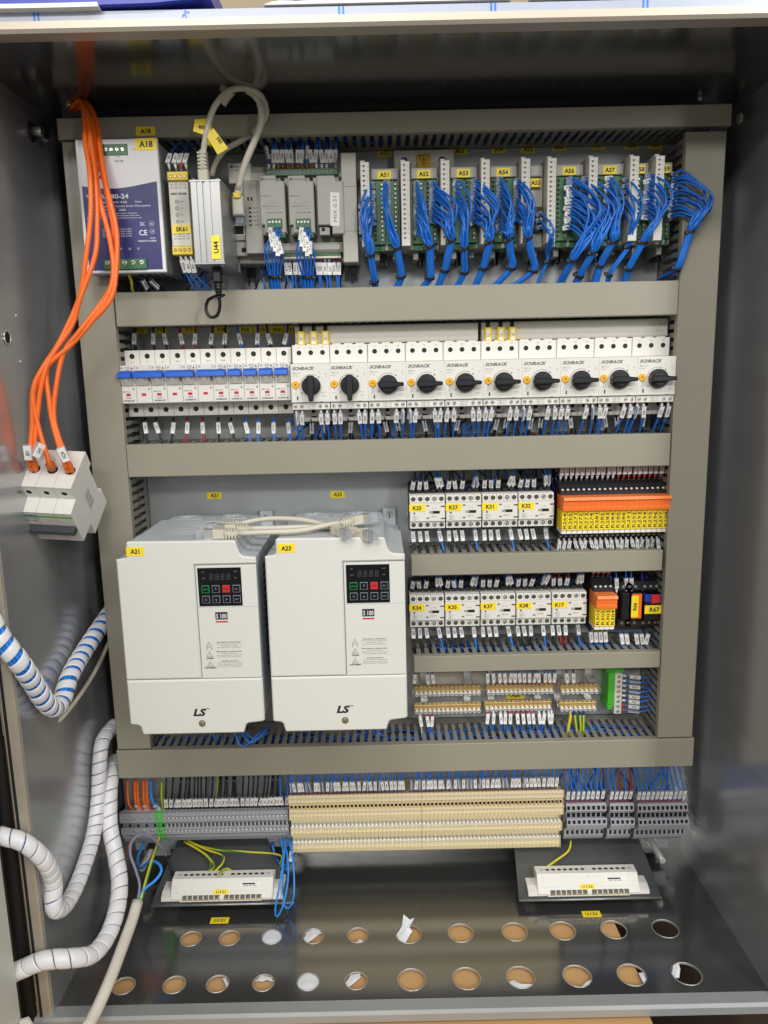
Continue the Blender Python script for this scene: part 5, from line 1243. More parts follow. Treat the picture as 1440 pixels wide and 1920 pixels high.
for i, (px, ex) in enumerate(((1070, 1066), (1077, 1082), (1087, 1090), (1094, 1095))):
    a = A3(px, 1331, 42); e = A3(ex, 1368, 50)
    t = thing('earth_wire', '%s yellow and green wire from the left under the right earth bar' % ORD[i], 'wire', *a, group='yellow and green wires under the right earth bar')
    mb = MB('earth_yellow'); P = [(0, 0, 0), ((e[0]-a[0])*.2, -9, 3), (e[0]-a[0], e[1]-a[1], 6), (e[0]-a[0], e[1]-a[1]-14, 4)]; mb.tube(P, 2.1 if i == 0 else 1.6, 8)
    if i: mb.m('earth_green'); mb.tube([(x+.9, z, d+.5) for x, z, d in P], 1.25, 6)
    mb.build('insulation', t); mb = MB('dark_blue'); mb.rod((0, 2, 0), (0, -6, 2), 1.6, 2.1, 8); mb.build('ferrule', t)
# green earth terminal at the right
x0, z1 = A(1143, 1262, 45); t = thing('earth_terminal_bar', 'upright green clip holding a small earth terminal at the right', 'earth terminal', x0, z1-50, 0)
mb = MB('green_clip'); mb.box(0, 24, 44, 50, 6, 30, .6); mb.box(2, 11, -3, 46, 6, 34, .8); mb.box(0, 7, -4, 2, 6, 40, .6); mb.box(8, 20, 46, 52, 6, 24, .5); mb.build('clip', t)
mb = MB('off_white'); mb.box(11, 21, -13, 44, 12, 34, .6)
for k in range(8): mb.m('off_white'); mb.well(16, 40-k*7, 2.4, 34, 2, 10, .5); mb.screw(16, 40-k*7, 2, 34.3)
mb.build('terminal_strip', t)
for k in range(8):
    a = (x0+21, z1-50+40-k*7, 30); e = (A(1218, 1300, 30)[0], a[1]+random.uniform(-3, 3)+ (k-4)*.5, 36)
    wire('blue wire running right from the green earth clip, %s from the top' % ORD[k], [a, (a[0]+10, a[1]-.5, 33), (a[0]+24, a[1]-1, 36), e, (e[0]+12, e[1]+1, 36)], 'blue_wire', 1.1, 'wires beside the green earth clip', 'ferrule_red' if k > 5 else 'ferrule_white', 17, yaw=[.1, 1.2, 0, 1.2, .2, 0, .1, 1.2][k])

# ================================================================ LOWEST ROW: TERMINAL BLOCKS
def zof(px, py, d): return A(px, py, d)[1]
BASEZ = zof(400, 1577, 40)
def pz(py, d, px=400, ref=None): return zof(px, py, d)-ref
# grey screw terminals
ref = BASEZ
GP = [(zof(410, 1509, 20)-ref, 8), (zof(410, 1509, 20)-ref, 26), (zof(410, 1517, 42)-ref, 42), (zof(410, 1522, 50)-ref, 50), (zof(410, 1540, 50)-ref, 50), (zof(410, 1541, 40)-ref, 40), (zof(410, 1549, 40)-ref, 40),
      (zof(410, 1549, 48)-ref, 48), (zof(410, 1562, 48)-ref, 48), (zof(410, 1563, 44)-ref, 44), (zof(410, 1568, 43)-ref, 43), (zof(410, 1568, 40)-ref, 40), (0, 36), (0, 8)]
def grey_mesh(W, colr, big=False):
    mb = MB(colr); mb.prof(GP, .15, W-.1); z1 = (GP[3][0]+GP[4][0])/2; z3 = (GP[7][0]+GP[8][0])/2; z2 = (GP[5][0]+GP[6][0])/2
    r_ = 2.3 if big else 2.0
    mb.well(W/2, z1, r_, 50, 2, 12, .4); mb.well(W/2, z3, r_, 48, 2, 12, .4)
    if big: mb.screw(W/2, z1, 1.9, 50.2, 'zinc'); mb.screw(W/2, z3, 1.9, 48.2, 'zinc'); mb.m('hole'); mb.box(W*.55, W*.8, z2-2, z2+2, 39.9, 40.3, 0); mb.m('zinc'); mb.box(W*.25, W*.45, z2-2, z2+2, 39.9, 41, 0)
    else:
        mb.m('silver_bright'); mb.cyl(W*.45, z1-.4, 1.4, 50, 50.4, 8); mb.cyl(W*.45, z3-.3, 1.4, 48, 48.4, 8); mb.box(W*.2, W*.62, z2-2.4, z2+2.4, 39.9, 42, .2); mb.m('hole'); mb.box(W*.66, W*.9, z2-2.2, z2+2.2, 39.9, 40.3, 0)
    zz, dd = GP[2][0], GP[2][1]
    mb.m('paper'); mb.prof([(GP[1][0]+ (GP[2][0]-GP[1][0])*.35, 32), (GP[1][0]+(GP[2][0]-GP[1][0])*.3, 34.6), (GP[2][0]+.3, 43), (GP[2][0]-.2, 41)], .4, W-.4)
    return mb.mesh('terminal_block')
xg0 = A(229, 1545, 48)[0]; xg1 = A(541, 1535, 48)[0]
bigW = (A(292, 1545, 48)[0]-xg0)/4
def terminal(label, me, x, z, group, cat='terminal block', name='terminal_block'):
    o = mobj(name, me, None, (x, z, 0)); return tag(o, label, cat, group)
gm_big = grey_mesh(bigW, 'terminal_grey', True); gm_green = grey_mesh(bigW, 'green_terminal', True)
for k in range(4): terminal('wide grey screw terminal, %s from the left end of the lowest row' % ORD[k], gm_big, xg0+k*bigW, ref, 'wide grey screw terminals')
terminal('light green earth terminal between wide and narrow grey terminals', gm_green, xg0+4*bigW, ref, 'green terminals')
xs = xg0+5*bigW; nS = 31; sw = (xg1-xs)/nS; gm = grey_mesh(sw, 'terminal_grey')
for k in range(nS): terminal('narrow grey screw terminal, %s to the right of the green one' % ordw(k), gm, xs+k*sw, ref, 'narrow grey screw terminals')
mb = MB('terminal_grey'); mb.prof([(z+(1 if z > 5 else 0), d+1) for z, d in GP], 0, 1.6); tag(mb.build('end_plate', None, (xg0-1.7, ref, 0)), 'grey end plate at the left end of the lowest terminal row', 'end plate')
# wires into the grey terminals
topz = GP[1][0]+ref
def tw(px, label, c, r, group, ferr, mk, dx=None, d0=30, zz=None, topd=46, **kw):
    x, z = A(px, 1508, d0); z = zz if zz is not None else topz; b = random.uniform(1, 6) if dx is None else dx
    return wire(label, [(x, z-1, d0), (x+.5, z+9, d0+8), (x+b*.5, z+18, d0+14), (x+b, z+32, topd), (x+b*1.2, z+52, topd-4)], c, r, group, ferr, mk, **kw)
for i, (px, c) in enumerate(((249, 'orange'), (262, 'orange'), (268, 'orange'), (277, 'orange'), (283, 'orange'))):
    tw(px, 'orange wire, %s from the left above the wide grey terminals' % ORD[i], c, 1.8, 'orange wires above the grey terminals', 'ferrule_brown', 15 if i in (1, 3) else None, dx=random.uniform(-1, 1))
tw(298, 'thick blue wire left of the green terminal', 'bright_blue_wire', 1.9, None, None, 15, dx=-4)
x, z = A(309, 1508, 30)
t = thing('earth_wire', 'thick yellow and green wire entering the green terminal', 'wire', x, topz, 30)
mb = MB('earth_yellow'); P = [(0, -1, 0), (0, 12, 8), (2, 30, 15), (3, 50, 12)]; mb.tube(P, 2.2, 8); mb.m('earth_green'); mb.tube([(a+1.3, b, c+.7) for a, b, c in P], 1.5, 7); mb.build('insulation', t)
for k in range(nS):
    tw(0, 'black wire with white marker, %s from the left above the narrow grey terminals' % ordw(k), 'black_wire' if k < 29 else 'blue_wire', 1.25, 'black wires above the narrow grey terminals', None, 13, d0=30) if False else None
    x = xs+(k+.5)*sw; b = 4+3*math.sin(k*.6)+random.uniform(-2.5, 2.5); c = 'black_wire' if k < 29 else 'blue_wire'
    wire('%s wire with white marker, %s from the left above the narrow grey terminals' % (cn[c], ordw(k)), [(x, topz-1, 30), (x+.6, topz+8, 37), (x+b*.45, topz+17, 44), (x+b, topz+32, 46), (x+b*1.3, topz+54, 40)], c, 1.2, 'wires above the narrow grey terminals', None, 25)
tw(410, 'thin yellow wire dropping behind the black wires', 'earth_yellow', 1.1, None, None, None, dx=3, d0=18, topd=30)
# cream triple level terminals
xc0 = A(541, 1500, 60)[0]; xc1 = A(1056, 1485, 60)[0]; nC = 68; cw = (xc1-xc0)/nC
PXR = 700
refc = zof(PXR, 1596, 30)
def zc(py, d): return zof(PXR, py, d)-refc
CP = [(zc(1485, 40), 8), (zc(1485, 40), 46), (zc(1489, 60), 60), (zc(1503, 60), 60), (zc(1504, 56), 56), (zc(1516, 56), 56), (zc(1516, 60), 60), (zc(1528, 60), 60), (zc(1528.5, 62), 62), (zc(1535, 61), 61), (zc(1535, 46), 46),
      (zc(1546, 46), 46), (zc(1547, 54), 54), (zc(1559, 54), 54), (zc(1559.5, 55.5), 55.5), (zc(1565, 54), 54), (zc(1565, 38), 38), (zc(1574, 38), 38), (zc(1574, 46), 46), (zc(1588, 46), 46), (zc(1588.5, 47.5), 47.5), (zc(1595, 46), 46), (zc(1596, 30), 30), (zc(1596, 30), 8)]
def cream_mesh():
    W = cw; mb = MB('cream'); mb.prof(CP, .12, W-.12)
    def mid(i, j): return (CP[i][0]+CP[j][0])/2
    for z, d in ((mid(2, 3), 60), (mid(6, 7), 60), (mid(12, 13), 54), (mid(18, 19), 46)):
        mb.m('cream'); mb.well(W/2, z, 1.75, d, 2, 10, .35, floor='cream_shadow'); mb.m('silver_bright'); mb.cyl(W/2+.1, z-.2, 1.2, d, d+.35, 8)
    mb.m('hole'); z = mid(4, 5); mb.box(W*.3, W*.85, z-1.9, z+1.9, 55.9, 56.3, 0)
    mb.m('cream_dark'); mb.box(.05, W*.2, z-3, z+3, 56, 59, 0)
    for z, d in ((mid(10, 11), 46), (mid(16, 17), 38)): mb.m('silver_bright'); mb.cyl(W/2+.2, z-.4, 2.3, d-.5, d+8.5, 7, c=.8); mb.box(.3, 1.4, z-2, z+1, d, d+3.5, .3)
    mb.m('off_white'); mb.prof([(CP[1][0]-1, 46), (CP[1][0]+1.2, 47), (CP[2][0]+1, 59.5), (CP[2][0]-1, 58)], .3, W-.3)
    return mb.mesh('terminal_block')
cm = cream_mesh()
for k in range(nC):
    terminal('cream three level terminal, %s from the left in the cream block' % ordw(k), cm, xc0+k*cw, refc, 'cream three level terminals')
for k, xx in enumerate((33*cw, nC*cw+.6)):
    mb = MB('cream_dark'); mb.prof([(z+(.8 if z > 20 else -.3), d+.9) for z, d in CP], -.6, .6); tag(mb.build('partition_plate', None, (xc0+xx, refc, 0)), ['thin cream partition plate near the middle of the cream terminals', 'thin cream end plate at the right end of the cream terminals'][k], 'partition plate')
tc_z = CP[1][0]+refc
for k in range(nC-1):
    if k in (29,): continue
    x = xc0+(k+.5)*cw; b = random.uniform(-3, 3); yw = 1.25 if random.random() < .22 else None
    wire('blue wire with marker, %s from the left above the cream terminals' % ordw(k), [(x, tc_z, 44), (x+.4, tc_z+7, 48), (x+b*.5, tc_z+16, 51), (x+b, tc_z+28, 50), (x+b*1.3, tc_z+46, 44)], 'blue_wire', 1.05, 'blue wires above the cream terminals', 'ferrule_brown' if k % 7 else 'ferrule_red', 16+random.uniform(-1.5, 1.5), yaw=yw)
# grey spring terminals
for (pa, pb, n, lab) in ((1062, 1137, 8, 'left'), (1144, 1189, 5, 'middle'), (1196, 1290, 11, 'right')):
    xa = A(pa, 1520, 55)[0]; xb = A(pb, 1520, 55)[0]; Wn = (xb-xa)/n; pr = (pa+pb)/2
    refg = zof(pr, 1572, 36)
    def zg(py, d): return zof(pr, py, d)-refg
    SP = [(zg(1498, 30), 8), (zg(1498, 30), 36), (zg(1506, 52), 52), (zg(1521, 56), 56), (zg(1522, 50), 50), (zg(1533, 50), 50), (zg(1534, 58), 58), (zg(1547, 61), 61), (zg(1553, 59), 59), (zg(1553, 44), 44), (zg(1566, 44), 44), (zg(1570, 42), 42), (0, 36), (0, 8)]
    mb = MB('terminal_grey'); mb.prof(SP, .12, Wn-.12)
    m1 = (SP[2][0]+SP[3][0])/2; m2 = (SP[4][0]+SP[5][0])/2; m3 = (SP[6][0]+SP[7][0])/2; m4 = (SP[9][0]+SP[10][0])/2
    mb.m('hole'); mb.box(Wn*.2, Wn*.68, m1-2.6, m1+1.6, 52, 56.2, 0); mb.box(Wn*.28, Wn*.98, m2-3, m2+3, 49.9, 50.4, 0); mb.box(Wn*.2, Wn*.68, m3-2.4, m3+1.8, 56, 60.8, 0); mb.box(Wn*.5, Wn*.9, m4-2.8, m4+2.8, 43.9, 44.4, 0)
    mb.m('zinc'); mb.box(Wn*.12, Wn*.42, m4-2.6, m4+2.6, 43.9, 45, .2); mb.m('paper'); mb.prof([(SP[1][0], 38), (SP[1][0]+.6, 39), (SP[2][0]+.8, 51), (SP[2][0]-.4, 50)], .3, Wn-.3)
    me = mb.mesh('terminal_block')
    for k in range(n): terminal('grey spring terminal, %s in the %s group at the lower right' % (ORD[k], lab), me, xa+k*Wn, refg, 'grey spring terminals')
    mb = MB('terminal_dark'); mb.prof([(z*1.02+(3 if z > 20 else 0), d-4 if d > 20 else d) for z, d in SP], 0, 4.2); mb.box(1, 4, SP[1][0]-4, SP[1][0]+9, 20, 38, .8)
    tag(mb.build('end_bracket', None, (xa-4.6, refg, 0)), 'dark end bracket left of the %s grey spring terminal group' % lab, 'end bracket')
    for k in range(n):
        x = xa+(k+.5)*Wn; b = random.uniform(-9, -4) if lab != 'middle' or k < 2 else random.uniform(-2, 2); zt = SP[1][0]+refg
        c = 'red_wire' if (lab == 'middle' and k in (2, 4)) else 'blue_wire'
        wire('%s wire above the %s grey spring terminal of the %s group' % (cn[c], ORD[k], lab), [(x, zt-1, 36), (x+.3, zt+9, 42), (x+.6, zt+19, 46), (x+b*.5, zt+34, 44), (x+b, zt+56, 36)], c, 1.15, 'wires above the grey spring terminals', 'ferrule_red', 17)

# ================================================================ DISTRIBUTION BLOCKS ON TRAYS
def tray(lab, pl, pr, py, label, tlabel, tl, tr, seed):
    z0 = -672; d = 94
    x0, zz = A(pl, py, d); x1, _ = A(pr, py-6, d); W = x1-x0
    # bent tray: plate falling forward from the rail
    tt = thing('mounting_tray', tlabel, 'tray', x0, zz, 0, 'bent steel trays')
    xa = tl[0]-x0; xb = tl[1]-x0; fa = -20; fb = W+22
    mb = MB('tray_steel'); zA = -655-zz; zB = -3
    vs = [(xa, zA, 6), (xb, zA, 6), (fb, zB, 96), (fa, zB, 96)]
    vs2 = [(x, z-2, dd) for x, z, dd in vs]; mb.add(vs+vs2, [(0, 1, 2, 3), (7, 6, 5, 4), (0, 4, 5, 1), (1, 5, 6, 2), (2, 6, 7, 3), (3, 7, 4, 0)]); mb.build('plate', tt)
    mb = MB('aluminium'); mb.tube([(fa, zB-1, 97), (fb, zB-1, 97)], 1.6, 6, smoothpath=False); mb.build('front_edge', tt)
    t = thing('distribution_block', label, 'distribution block', x0, zz, 0, 'long white distribution blocks')
    mb = MB('white_plastic')
    mb.prof([(0, 40), (0, 92), (5, 96), (14, 88), (30, 76), (32, 74), (32, 52), (28, 46), (0, 30)], 6, W-6)
    mb.prof([(0, 36), (0, 94), (7, 92), (12, 78), (12, 40)], -7, W+7); mb.prof([(14, 88.6), (15, 88.2), (28.6, 78), (27.6, 78.4)], 12, W-12)
    mb.build('housing', t)
    n = Vector((0, 16, 12)).normalized()
    ho = MB('dark_metal')
    for k in range(16):
        if k in (8,): continue
        x = 14+k*(W-28)/15
        p = Vector((x, 31.9, 63)); ho.m('drive_grey' if k in (0, 15) else 'soft_black'); ho.rod(p+Vector((0, -.4, 0)), p+Vector((0, .35, 0)), 3.4 if k in (0, 15) else 2.8, None, 12)
    ho.build('clamp_holes', t)
    w_ = (W-44)/14.5
    mb = MB('white_plastic')
    for k in range(14):
        x = 22+k*w_+(w_*.8 if k > 6 else 0)
        mb.m('ink_soft'); mb.box(x, x+w_*.76, 2.4, 10, 88, 96.6, 0); mb.m('brass'); mb.box(x+.7, x+w_*.76-.7, 3, 6.4, 94, 96.9, 0); mb.m('white_plastic'); mb.box(x+w_*.78, x+w_, 1.4, 10.4, 88, 98, .2)
    mb.box(18, W-20, .8, 2.6, 88, 98, .3)
    mb.build('outlet_row', t)
    mb = MB('ink'); 
    def onface(mbx, v): return v
    # printed name plate on the slanted face
    a = math.atan2(12, 16)
    Mx = Matrix(((1, 0, 0), (0, math.cos(a), 0), (0, -math.sin(a), 0)))
    def slant(x, z, lift): return (x, 14+z*math.cos(.643), 88-z*math.sin(.643)*1.0+lift)
    tmp = MB('paper'); tmp.box(0, 26, 0, 7, 0, .3, 0); tmp.m('hole'); tmp.box(3, 20, 4, 6.4, .3, .4, 0); tmp.text('GIN 40 401', 13, 2, 2.2, .45, mt='ink', width=18)
    tmp.v = [(x+W*.66, *slant(0, z+8, d_+.9)[1:]) for x, z, d_ in tmp.v]; tmp.build('name_plate', t)
    tmp = MB('yellow_label'); tmp.box(-10, 10, -4.2, 4.2, 0, .4, .1); tmp.text(lab, 0, 0, 4.4, .5, mt='ink', bold=.02)
    tmp.v = [(x+W*.49, *slant(0, z+.5, d_+.8)[1:]) for x, z, d_ in tmp.v]; tmp.build('identification_label', t)
    t.scale = (1, .72, .7); t.location = B(x0, zz, 26.9)
    return x0, zz, W
L1 = tray('U121', 312, 520, 1690, 'white distribution block U121 with yellow label at the lower left', 'dark steel tray under distribution block U121', (A(335, 1600, 6)[0], A(500, 1597, 6)[0]), 0, 1)
L2 = tray('U122', 1001, 1208, 1680, 'white distribution block U122 with yellow label at the lower right', 'dark steel tray under distribution block U122', (A(962, 1594, 6)[0], A(1190, 1596, 6)[0]), 0, 2)
def earth(label, pts, r=1.5, group=None):
    o0 = Vector(A3(*pts[0])); t = thing('earth_wire', label, 'wire', *o0, group=group)
    P = spline([Vector(A3(*p))-o0 for p in pts], 4); n = len(P)
    mb = MB('earth_yellow'); mb.tube(P, r, 8, smoothpath=False); mb.m('earth_green'); fr = frames(P)
    mb.tube([p+(a*math.cos(k*.25)+b*math.sin(k*.25))*r*.42 for k, (p, (a, b)) in enumerate(zip(P, fr))], r*.78, 6, smoothpath=False)
    mb.build('insulation', t)
g = 'yellow and green wires above block U121'
earth('yellow green wire curling into the left part of block U121', [(350, 1578, 20), (378, 1597, 30), (395, 1615, 44), (392, 1632, 60), (370, 1642, 66)], 1.5, g)
earth('yellow green wire looping to the middle of block U121', [(345, 1578, 22), (370, 1592, 34), (390, 1606, 44), (402, 1622, 52), (392, 1636, 66)], 1.5, g)
earth('yellow green wire bending far right before entering block U121', [(352, 1576, 20), (390, 1594, 34), (418, 1604, 44), (416, 1620, 56), (398, 1638, 68)], 1.5, g)
earth('yellow green wire running right behind block U121 to the blue wires', [(345, 1577, 14), (400, 1592, 22), (460, 1597, 26), (520, 1602, 30), (528, 1615, 40), (512, 1650, 46)], 1.4, g)
earth('short yellow green wire arching into the middle notch of block U121', [(436, 1640, 56), (430, 1629, 62), (418, 1630, 70), (412, 1642, 84)], 1.5, g)
earth('yellow green wire hanging from the terminals to block U122', [(1070, 1575, 30), (1066, 1595, 42), (1040, 1615, 54), (1022, 1628, 62)], 1.6)
earth('short yellow green wire arching into the middle notch of block U122', [(1078, 1632, 58), (1088, 1625, 62), (1098, 1632, 72), (1103, 1646, 84)], 1.5)
# blue loops left of the cream terminals
g = 'blue wires hanging left of the cream terminals'
wire('longest blue wire loop hanging down to the cabinet floor right of block U121', [A3(536, 1572, 44), A3(533, 1600, 70), A3(524, 1660, 100), A3(516, 1705, 110), A3(519, 1719, 110), A3(530, 1700, 108), A3(540, 1650, 90), A3(538, 1600, 64), A3(530, 1572, 44)], 'bright_blue_wire', 1.25, g)
wire('shorter blue wire loop right of block U121', [A3(542, 1574, 46), A3(550, 1620, 74), A3(551, 1680, 96), A3(542, 1702, 98), A3(532, 1695, 96), A3(530, 1650, 84), A3(531, 1600, 60), A3(526, 1572, 44)], 'bright_blue_wire', 1.25, g)
wire('blue wire passing down behind the blue loops', [A3(511, 1578, 12), A3(514, 1600, 20), A3(530, 1625, 30), A3(548, 1610, 34), A3(545, 1580, 30)], 'blue_wire', 2.2, g)
wire('blue wire with white marker beside the cream terminals', [A3(547, 1576, 48), A3(546, 1600, 56), A3(540, 1630, 56), A3(530, 1640, 40)], 'blue_wire', 1.2, g, None, 20)

# ================================================================ SPIRAL WRAPPED HOSES
def spiral(label, pts, R, pitch, fill, inner, nin=9, thick=1.3):
    Q = []
    for p in pts:
        d = p[2]
        while d < 262 and d > 60 and A(p[0], p[1], d)[0] < XL+R+1.5: d += 2
        Q.append(A3(p[0], p[1], d))
    P = spline([Vector(q) for q in Q], 2.5); o0 = P[0].copy(); P = [p-o0 for p in P]
    t = thing('spiral_hose', label, 'wrapped cable', *o0, group='white spiral wrapped cables')
    fr = frames(P); L = [0]
    for i in range(1, len(P)): L.append(L[-1]+(P[i]-P[i-1]).length)
    def at(s):
        s = min(max(s, 0), L[-1]-1e-4); lo, hi = 0, len(L)-1
        while hi-lo > 1:
            m_ = (lo+hi)//2
            if L[m_] <= s: lo = m_
            else: hi = m_
        u = (s-L[lo])/(L[hi]-L[lo]); a = fr[lo][0].lerp(fr[hi][0], u).normalized(); b = fr[lo][1].lerp(fr[hi][1], u).normalized()
        return P[lo].lerp(P[hi], u), a, b
    N = 20; turns = L[-1]/pitch; vs = []; fs = []
    S_ = int(turns*N)
    for k in range(S_+1):
        ang = 2*math.pi*k/N; base = k/N*pitch
        for (o, rr) in ((0, R-thick), (.02, R-.2), (.1, R), (.5, R+.15), (.9, R), (.98, R-.2), (1, R-thick)):
            p, a, b = at(base+o*pitch*fill); q = p+(a*math.cos(ang)+b*math.sin(ang))*rr; vs.append(tuple(q))
    for k in range(S_):
        for j in range(6): fs.append((k*7+j, k*7+j+1, (k+1)*7+j+1, (k+1)*7+j))
    mb = MB('spiral_white'); mb.add(vs, fs, True); mb.build('spiral_wrap', t)
    rin = R-thick-.4
    for i in range(nin):
        an = 2*math.pi*i/nin; rw = rin*math.sin(math.pi/nin)/(1+math.sin(math.pi/nin))*1.12
        mb = MB(inner[i % len(inner)]); mb.tube([p+(a*math.cos(an)+b*math.sin(an))*(rin-rw) for p, (a, b) in list(zip(P, fr))[::3]], rw, 6, smoothpath=False); mb.build('inner_wire', t)
    return t
spiral('white spiral wrapped hose with bright blue wires showing, upper left', [(-24, 1150, 268), (0, 1195, 268), (35, 1240, 262), (62, 1280, 240), (82, 1312, 215), (100, 1327, 188), (116, 1312, 160), (130, 1270, 135), (155, 1225, 105), (190, 1172, 62), (212, 1140, 36)], 10.6, 14.5, .66, ['bright_blue_wire', 'bright_blue_wire', 'blue_wire'], 11)
spiral('white spiral hose sagging in a deep loop at the lower left', [(-15, 1562, 267), (5, 1568, 267), (45, 1580, 266), (82, 1612, 250), (100, 1650, 222), (100, 1690, 200), (104, 1706, 185), (120, 1700, 170), (140, 1668, 150), (158, 1622, 130), (175, 1565, 112), (184, 1500, 96), (187, 1430, 84), (193, 1388, 66), (216, 1358, 36)], 9.2, 13, .93, ['blue_wire', 'dark_blue'], 7)
spiral('long white spiral hose running down to the lower left corner', [(-8, 1838, 267), (30, 1822, 267), (50, 1813, 267), (85, 1800, 266), (140, 1796, 256), (175, 1788, 236), (203, 1752, 205), (220, 1700, 175), (224, 1650, 150), (216, 1600, 128), (206, 1550, 110), (205, 1500, 94), (208, 1455, 74), (216, 1425, 40)], 10.0, 15, .95, ['dark_blue', 'red_wire', 'black_wire'], 7)
o = wire('thin beige cable hanging under the blue striped spiral hose', [A3(76, 1322, 190), A3(79, 1342, 186), A3(90, 1356, 176), A3(112, 1350, 160), A3(150, 1303, 122), A3(184, 1248, 80), A3(210, 1190, 44)], 'beige_cable', 2.6)
# white mains cable with three cores
pts = [(158, 1935, 300), (178, 1900, 280), (205, 1840, 250), (228, 1780, 215), (248, 1725, 180), (258, 1690, 160)]
o0 = Vector(A3(*pts[0])); t = thing('mains_cable', 'thick white cable coming over the lower edge with three stripped cores', 'cable', *o0)
MB('white_wire').tube([Vector(A3(*p))-o0 for p in pts], 6.6, 12).build('sheath', t)
def core(nm, pts, c, r): MB(c).tube([Vector(A3(*p))-o0 for p in pts], r, 8, step=5).build(nm, t)
core('core', [(257, 1692, 160), (262, 1660, 150), (254, 1630, 142), (244, 1600, 132), (247, 1578, 120), (262, 1565, 112), (282, 1568, 106), (302, 1588, 98), (312, 1606, 84), (322, 1632, 66)], 'grey_wire', 1.7)
core('core', [(260, 1690, 160), (270, 1668, 150), (292, 1650, 140), (303, 1632, 132), (296, 1618, 124), (280, 1615, 112), (264, 1628, 96), (258, 1610, 70), (270, 1580, 36)], 'bright_blue_wire', 1.8)
P = [(264, 1688, 160), (274, 1650, 140), (285, 1612, 116), (295, 1584, 84), (300, 1566, 60)]
core('core', P, 'earth_yellow', 1.8)
mb = MB('earth_green'); mb.tube([Vector(A3(*p))-o0+Vector((1.1, 0, .4)) for p in P], 1.3, 6); mb.build('core', t)
wire('thin brown wire behind the white mains cable', [A3(243, 1578, 30), A3(238, 1600, 30), A3(228, 1618, 20), A3(232, 1640, 16)], 'ferrule_brown', 1.2)
wire('black sleeved wire end dropping behind the left tray', [A3(311, 1604, 86), A3(318, 1622, 78), A3(323, 1640, 60)], 'black_wire', 2.2)

# ================================================================ HANGING BREAKER AND ORANGE CABLES
hb = thing('hanging_breaker', 'white three pole breaker dangling from the orange cables in front of the left wall', 'circuit breaker')
mb = MB('white_plastic')
PR = [(-41, 0), (-41, 44), (-30, 44), (-24, 44), (-22.5, 68), (22.5, 68), (24, 50), (41, 50), (41, 0), (22, 0), (22, 6), (-18, 6), (-18, 0)]
for k in range(3): mb.prof(PR, -27+k*18+.15, -27+k*18+17.85)
mb.build('body', hb)
mb = MB('white_plastic')
for k in range(3):
    x = -18+k*18; mb.m('white_plastic'); mb.well(x, 32.5, 3.0, 50, 2, 14, .5)
mb.m('hole')
for k in range(3): mb.rod((-18+k*18+1.5, 41, 27), (-18+k*18+1.5, 41.3, 27), 5.2, 5.2, 16)
mb.m('drive_grey'); 
for x in (-9, 9): mb.rod((x, 41, 9), (x, 41.3, 9), 2.4, 2.4, 10)
mb.build('terminals', hb)
mb = MB('green_clip'); mb.box(-26.6, 26.6, 15.6, 17.4, 68, 68.25, 0); mb.m('film_white'); mb.box(-26.6, -9.4, 12, 19.5, 68, 68.2, 0); mb.m('earth_green'); mb.text('Schneider', -18, 18, 2.2, 68.4, bold=.02, width=14); mb.m('ink'); mb.text('iC60N  C 50A', -18, 9.5, 1.8, 68.3, width=13)
for k in range(3): mb.m('ink_soft'); mb.text('1 3 5', -18+k*18, 21, 1.2, 68.3)
mb.m('ink_light'); mb.box(-9.2, -9, -20, 22, 68, 68.15, 0); mb.box(8.9, 9.1, -20, 22, 68, 68.15, 0); mb.build('lettering', hb)
mb = MB('ink_soft'); 
for k in range(9): zz = 10-k*2.6; wv = .5+(k*37 % 10)/14; mb.add([(27.05, zz, 22), (27.05, zz-wv, 22), (27.05, zz-wv, 34), (27.05, zz, 34)], [(0, 1, 2, 3)])
mb.build('barcode', hb)
mb = MB('terminal_dark'); mb.prof([(-4, 66), (-4, 74), (-1, 77.5), (2.5, 76), (3, 66)], -26, 26); mb.build('toggle', hb)
mb = MB('white_plastic'); mb.box(-20, -10, -47, -30, -2, 4, .6); mb.box(8, 18, -47, -30, -2, 4, .6); mb.build('rail_clip', hb)
HBX, HBZ = A(118, 899, 150)
hb.location = B(HBX, HBZ, 125)
hb.scale = (1.06, 1.06, 1.06); hb.rotation_euler = (R_(41), R_(4), R_(-2))
bpy.context.view_layer.update()
def hbw(x, z, d): v = hb.matrix_world @ B(x, z, d); return (v.x*1000, v.z*1000, -v.y*1000)
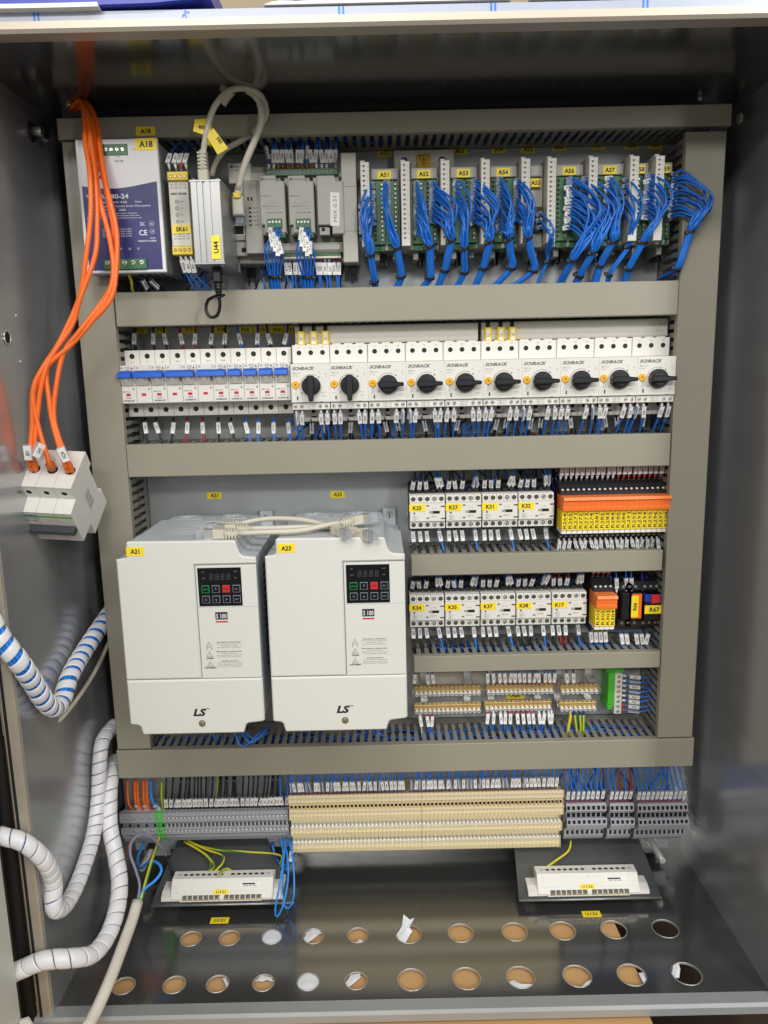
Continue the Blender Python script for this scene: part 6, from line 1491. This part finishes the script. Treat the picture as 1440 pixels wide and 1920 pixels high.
sets = [([(132, 205, 72), (150, 188, 92), (158, 220, 108), (160, 270, 130), (168, 320, 140), (170, 400, 146), (160, 490, 150), (148, 560, 150), (112, 640, 160), (80, 690, 170), (62, 730, 176), (60, 800, 178)], 0, -1.6, 1.5),
        ([(140, 200, 66), (152, 192, 90), (165, 225, 112), (172, 280, 128), (180, 350, 136), (182, 420, 140), (178, 480, 146), (150, 560, 152), (135, 610, 154), (95, 670, 166), (78, 720, 172), (70, 780, 176)], 0, 1.8, 1.0),
        ([(150, 200, 60), (155, 195, 94), (175, 240, 106), (178, 300, 120), (186, 370, 132), (206, 450, 140), (212, 520, 146), (188, 580, 152), (140, 640, 158), (85, 690, 168), (62, 740, 176), (72, 800, 178)], 1, 0, 0),
        ([(146, 206, 60), (158, 190, 86), (180, 225, 98), (188, 280, 118), (200, 350, 130), (218, 430, 138), (218, 500, 144), (208, 560, 150), (165, 610, 154), (120, 660, 158), (88, 690, 164), (92, 750, 170), (100, 800, 174)], 2, -1.8, 1),
        ([(136, 210, 60), (162, 196, 84), (176, 218, 96), (184, 280, 112), (196, 340, 126), (212, 420, 134), (220, 490, 138), (205, 545, 146), (150, 620, 158), (120, 660, 160), (106, 720, 166), (102, 790, 172)], 2, 1.8, 0)]
for i, (pts, pole, dx, dz) in enumerate(sets):
    e0 = hbw(-16.5+pole*18+dx, 39, 27+dz); e1 = hbw(-16.5+pole*18+dx, 52, 27+dz); P = [A3(*p) for p in pts]+[e1, e0]
    o0 = Vector(P[0]); t = thing('orange_cable', ['orange cable into the left pole of the hanging breaker, left of its pair', 'orange cable into the left pole of the hanging breaker, right of its pair', 'single orange cable into the middle pole of the hanging breaker', 'orange cable into the right pole of the hanging breaker, left of its pair', 'orange cable into the right pole of the hanging breaker, right of its pair'][i], 'cable', *o0, group='orange cables of the hanging breaker')
    MB('orange').tube([Vector(p)-o0 for p in P], 2.65, 10).build('insulation', t)
    if i in (0, 2, 4):
        a, b = Vector(hbw(-16.5+pole*18, 40, 27)), Vector(hbw(-16.5+pole*18, 50, 27)); mb = MB('ferrule_brown'); mb.rod(a-o0, b-o0, 4.3, 4.9, 14); mb.build('ferrule', t)
        c = Vector(hbw(-16.5+pole*18-(-3 if i == 0 else -2 if i == 4 else 4), 68 if i != 2 else 72, 29)); mo = mobj('marker_sleeve', marker_mesh(i+2), t, tuple(c-o0)); mo.rotation_euler = (R_(10), R_([2, 30, -18][i//2]), R_([5, 60, 15][i//2])); mo.scale = (1.6, 1.8, 1.1)

o = STUFF.build('marked_wires'); tag(o, 'dense rows of short marked wires at the cream and spring terminals, earth bars and relay feet', 'wires', None, 'stuff')
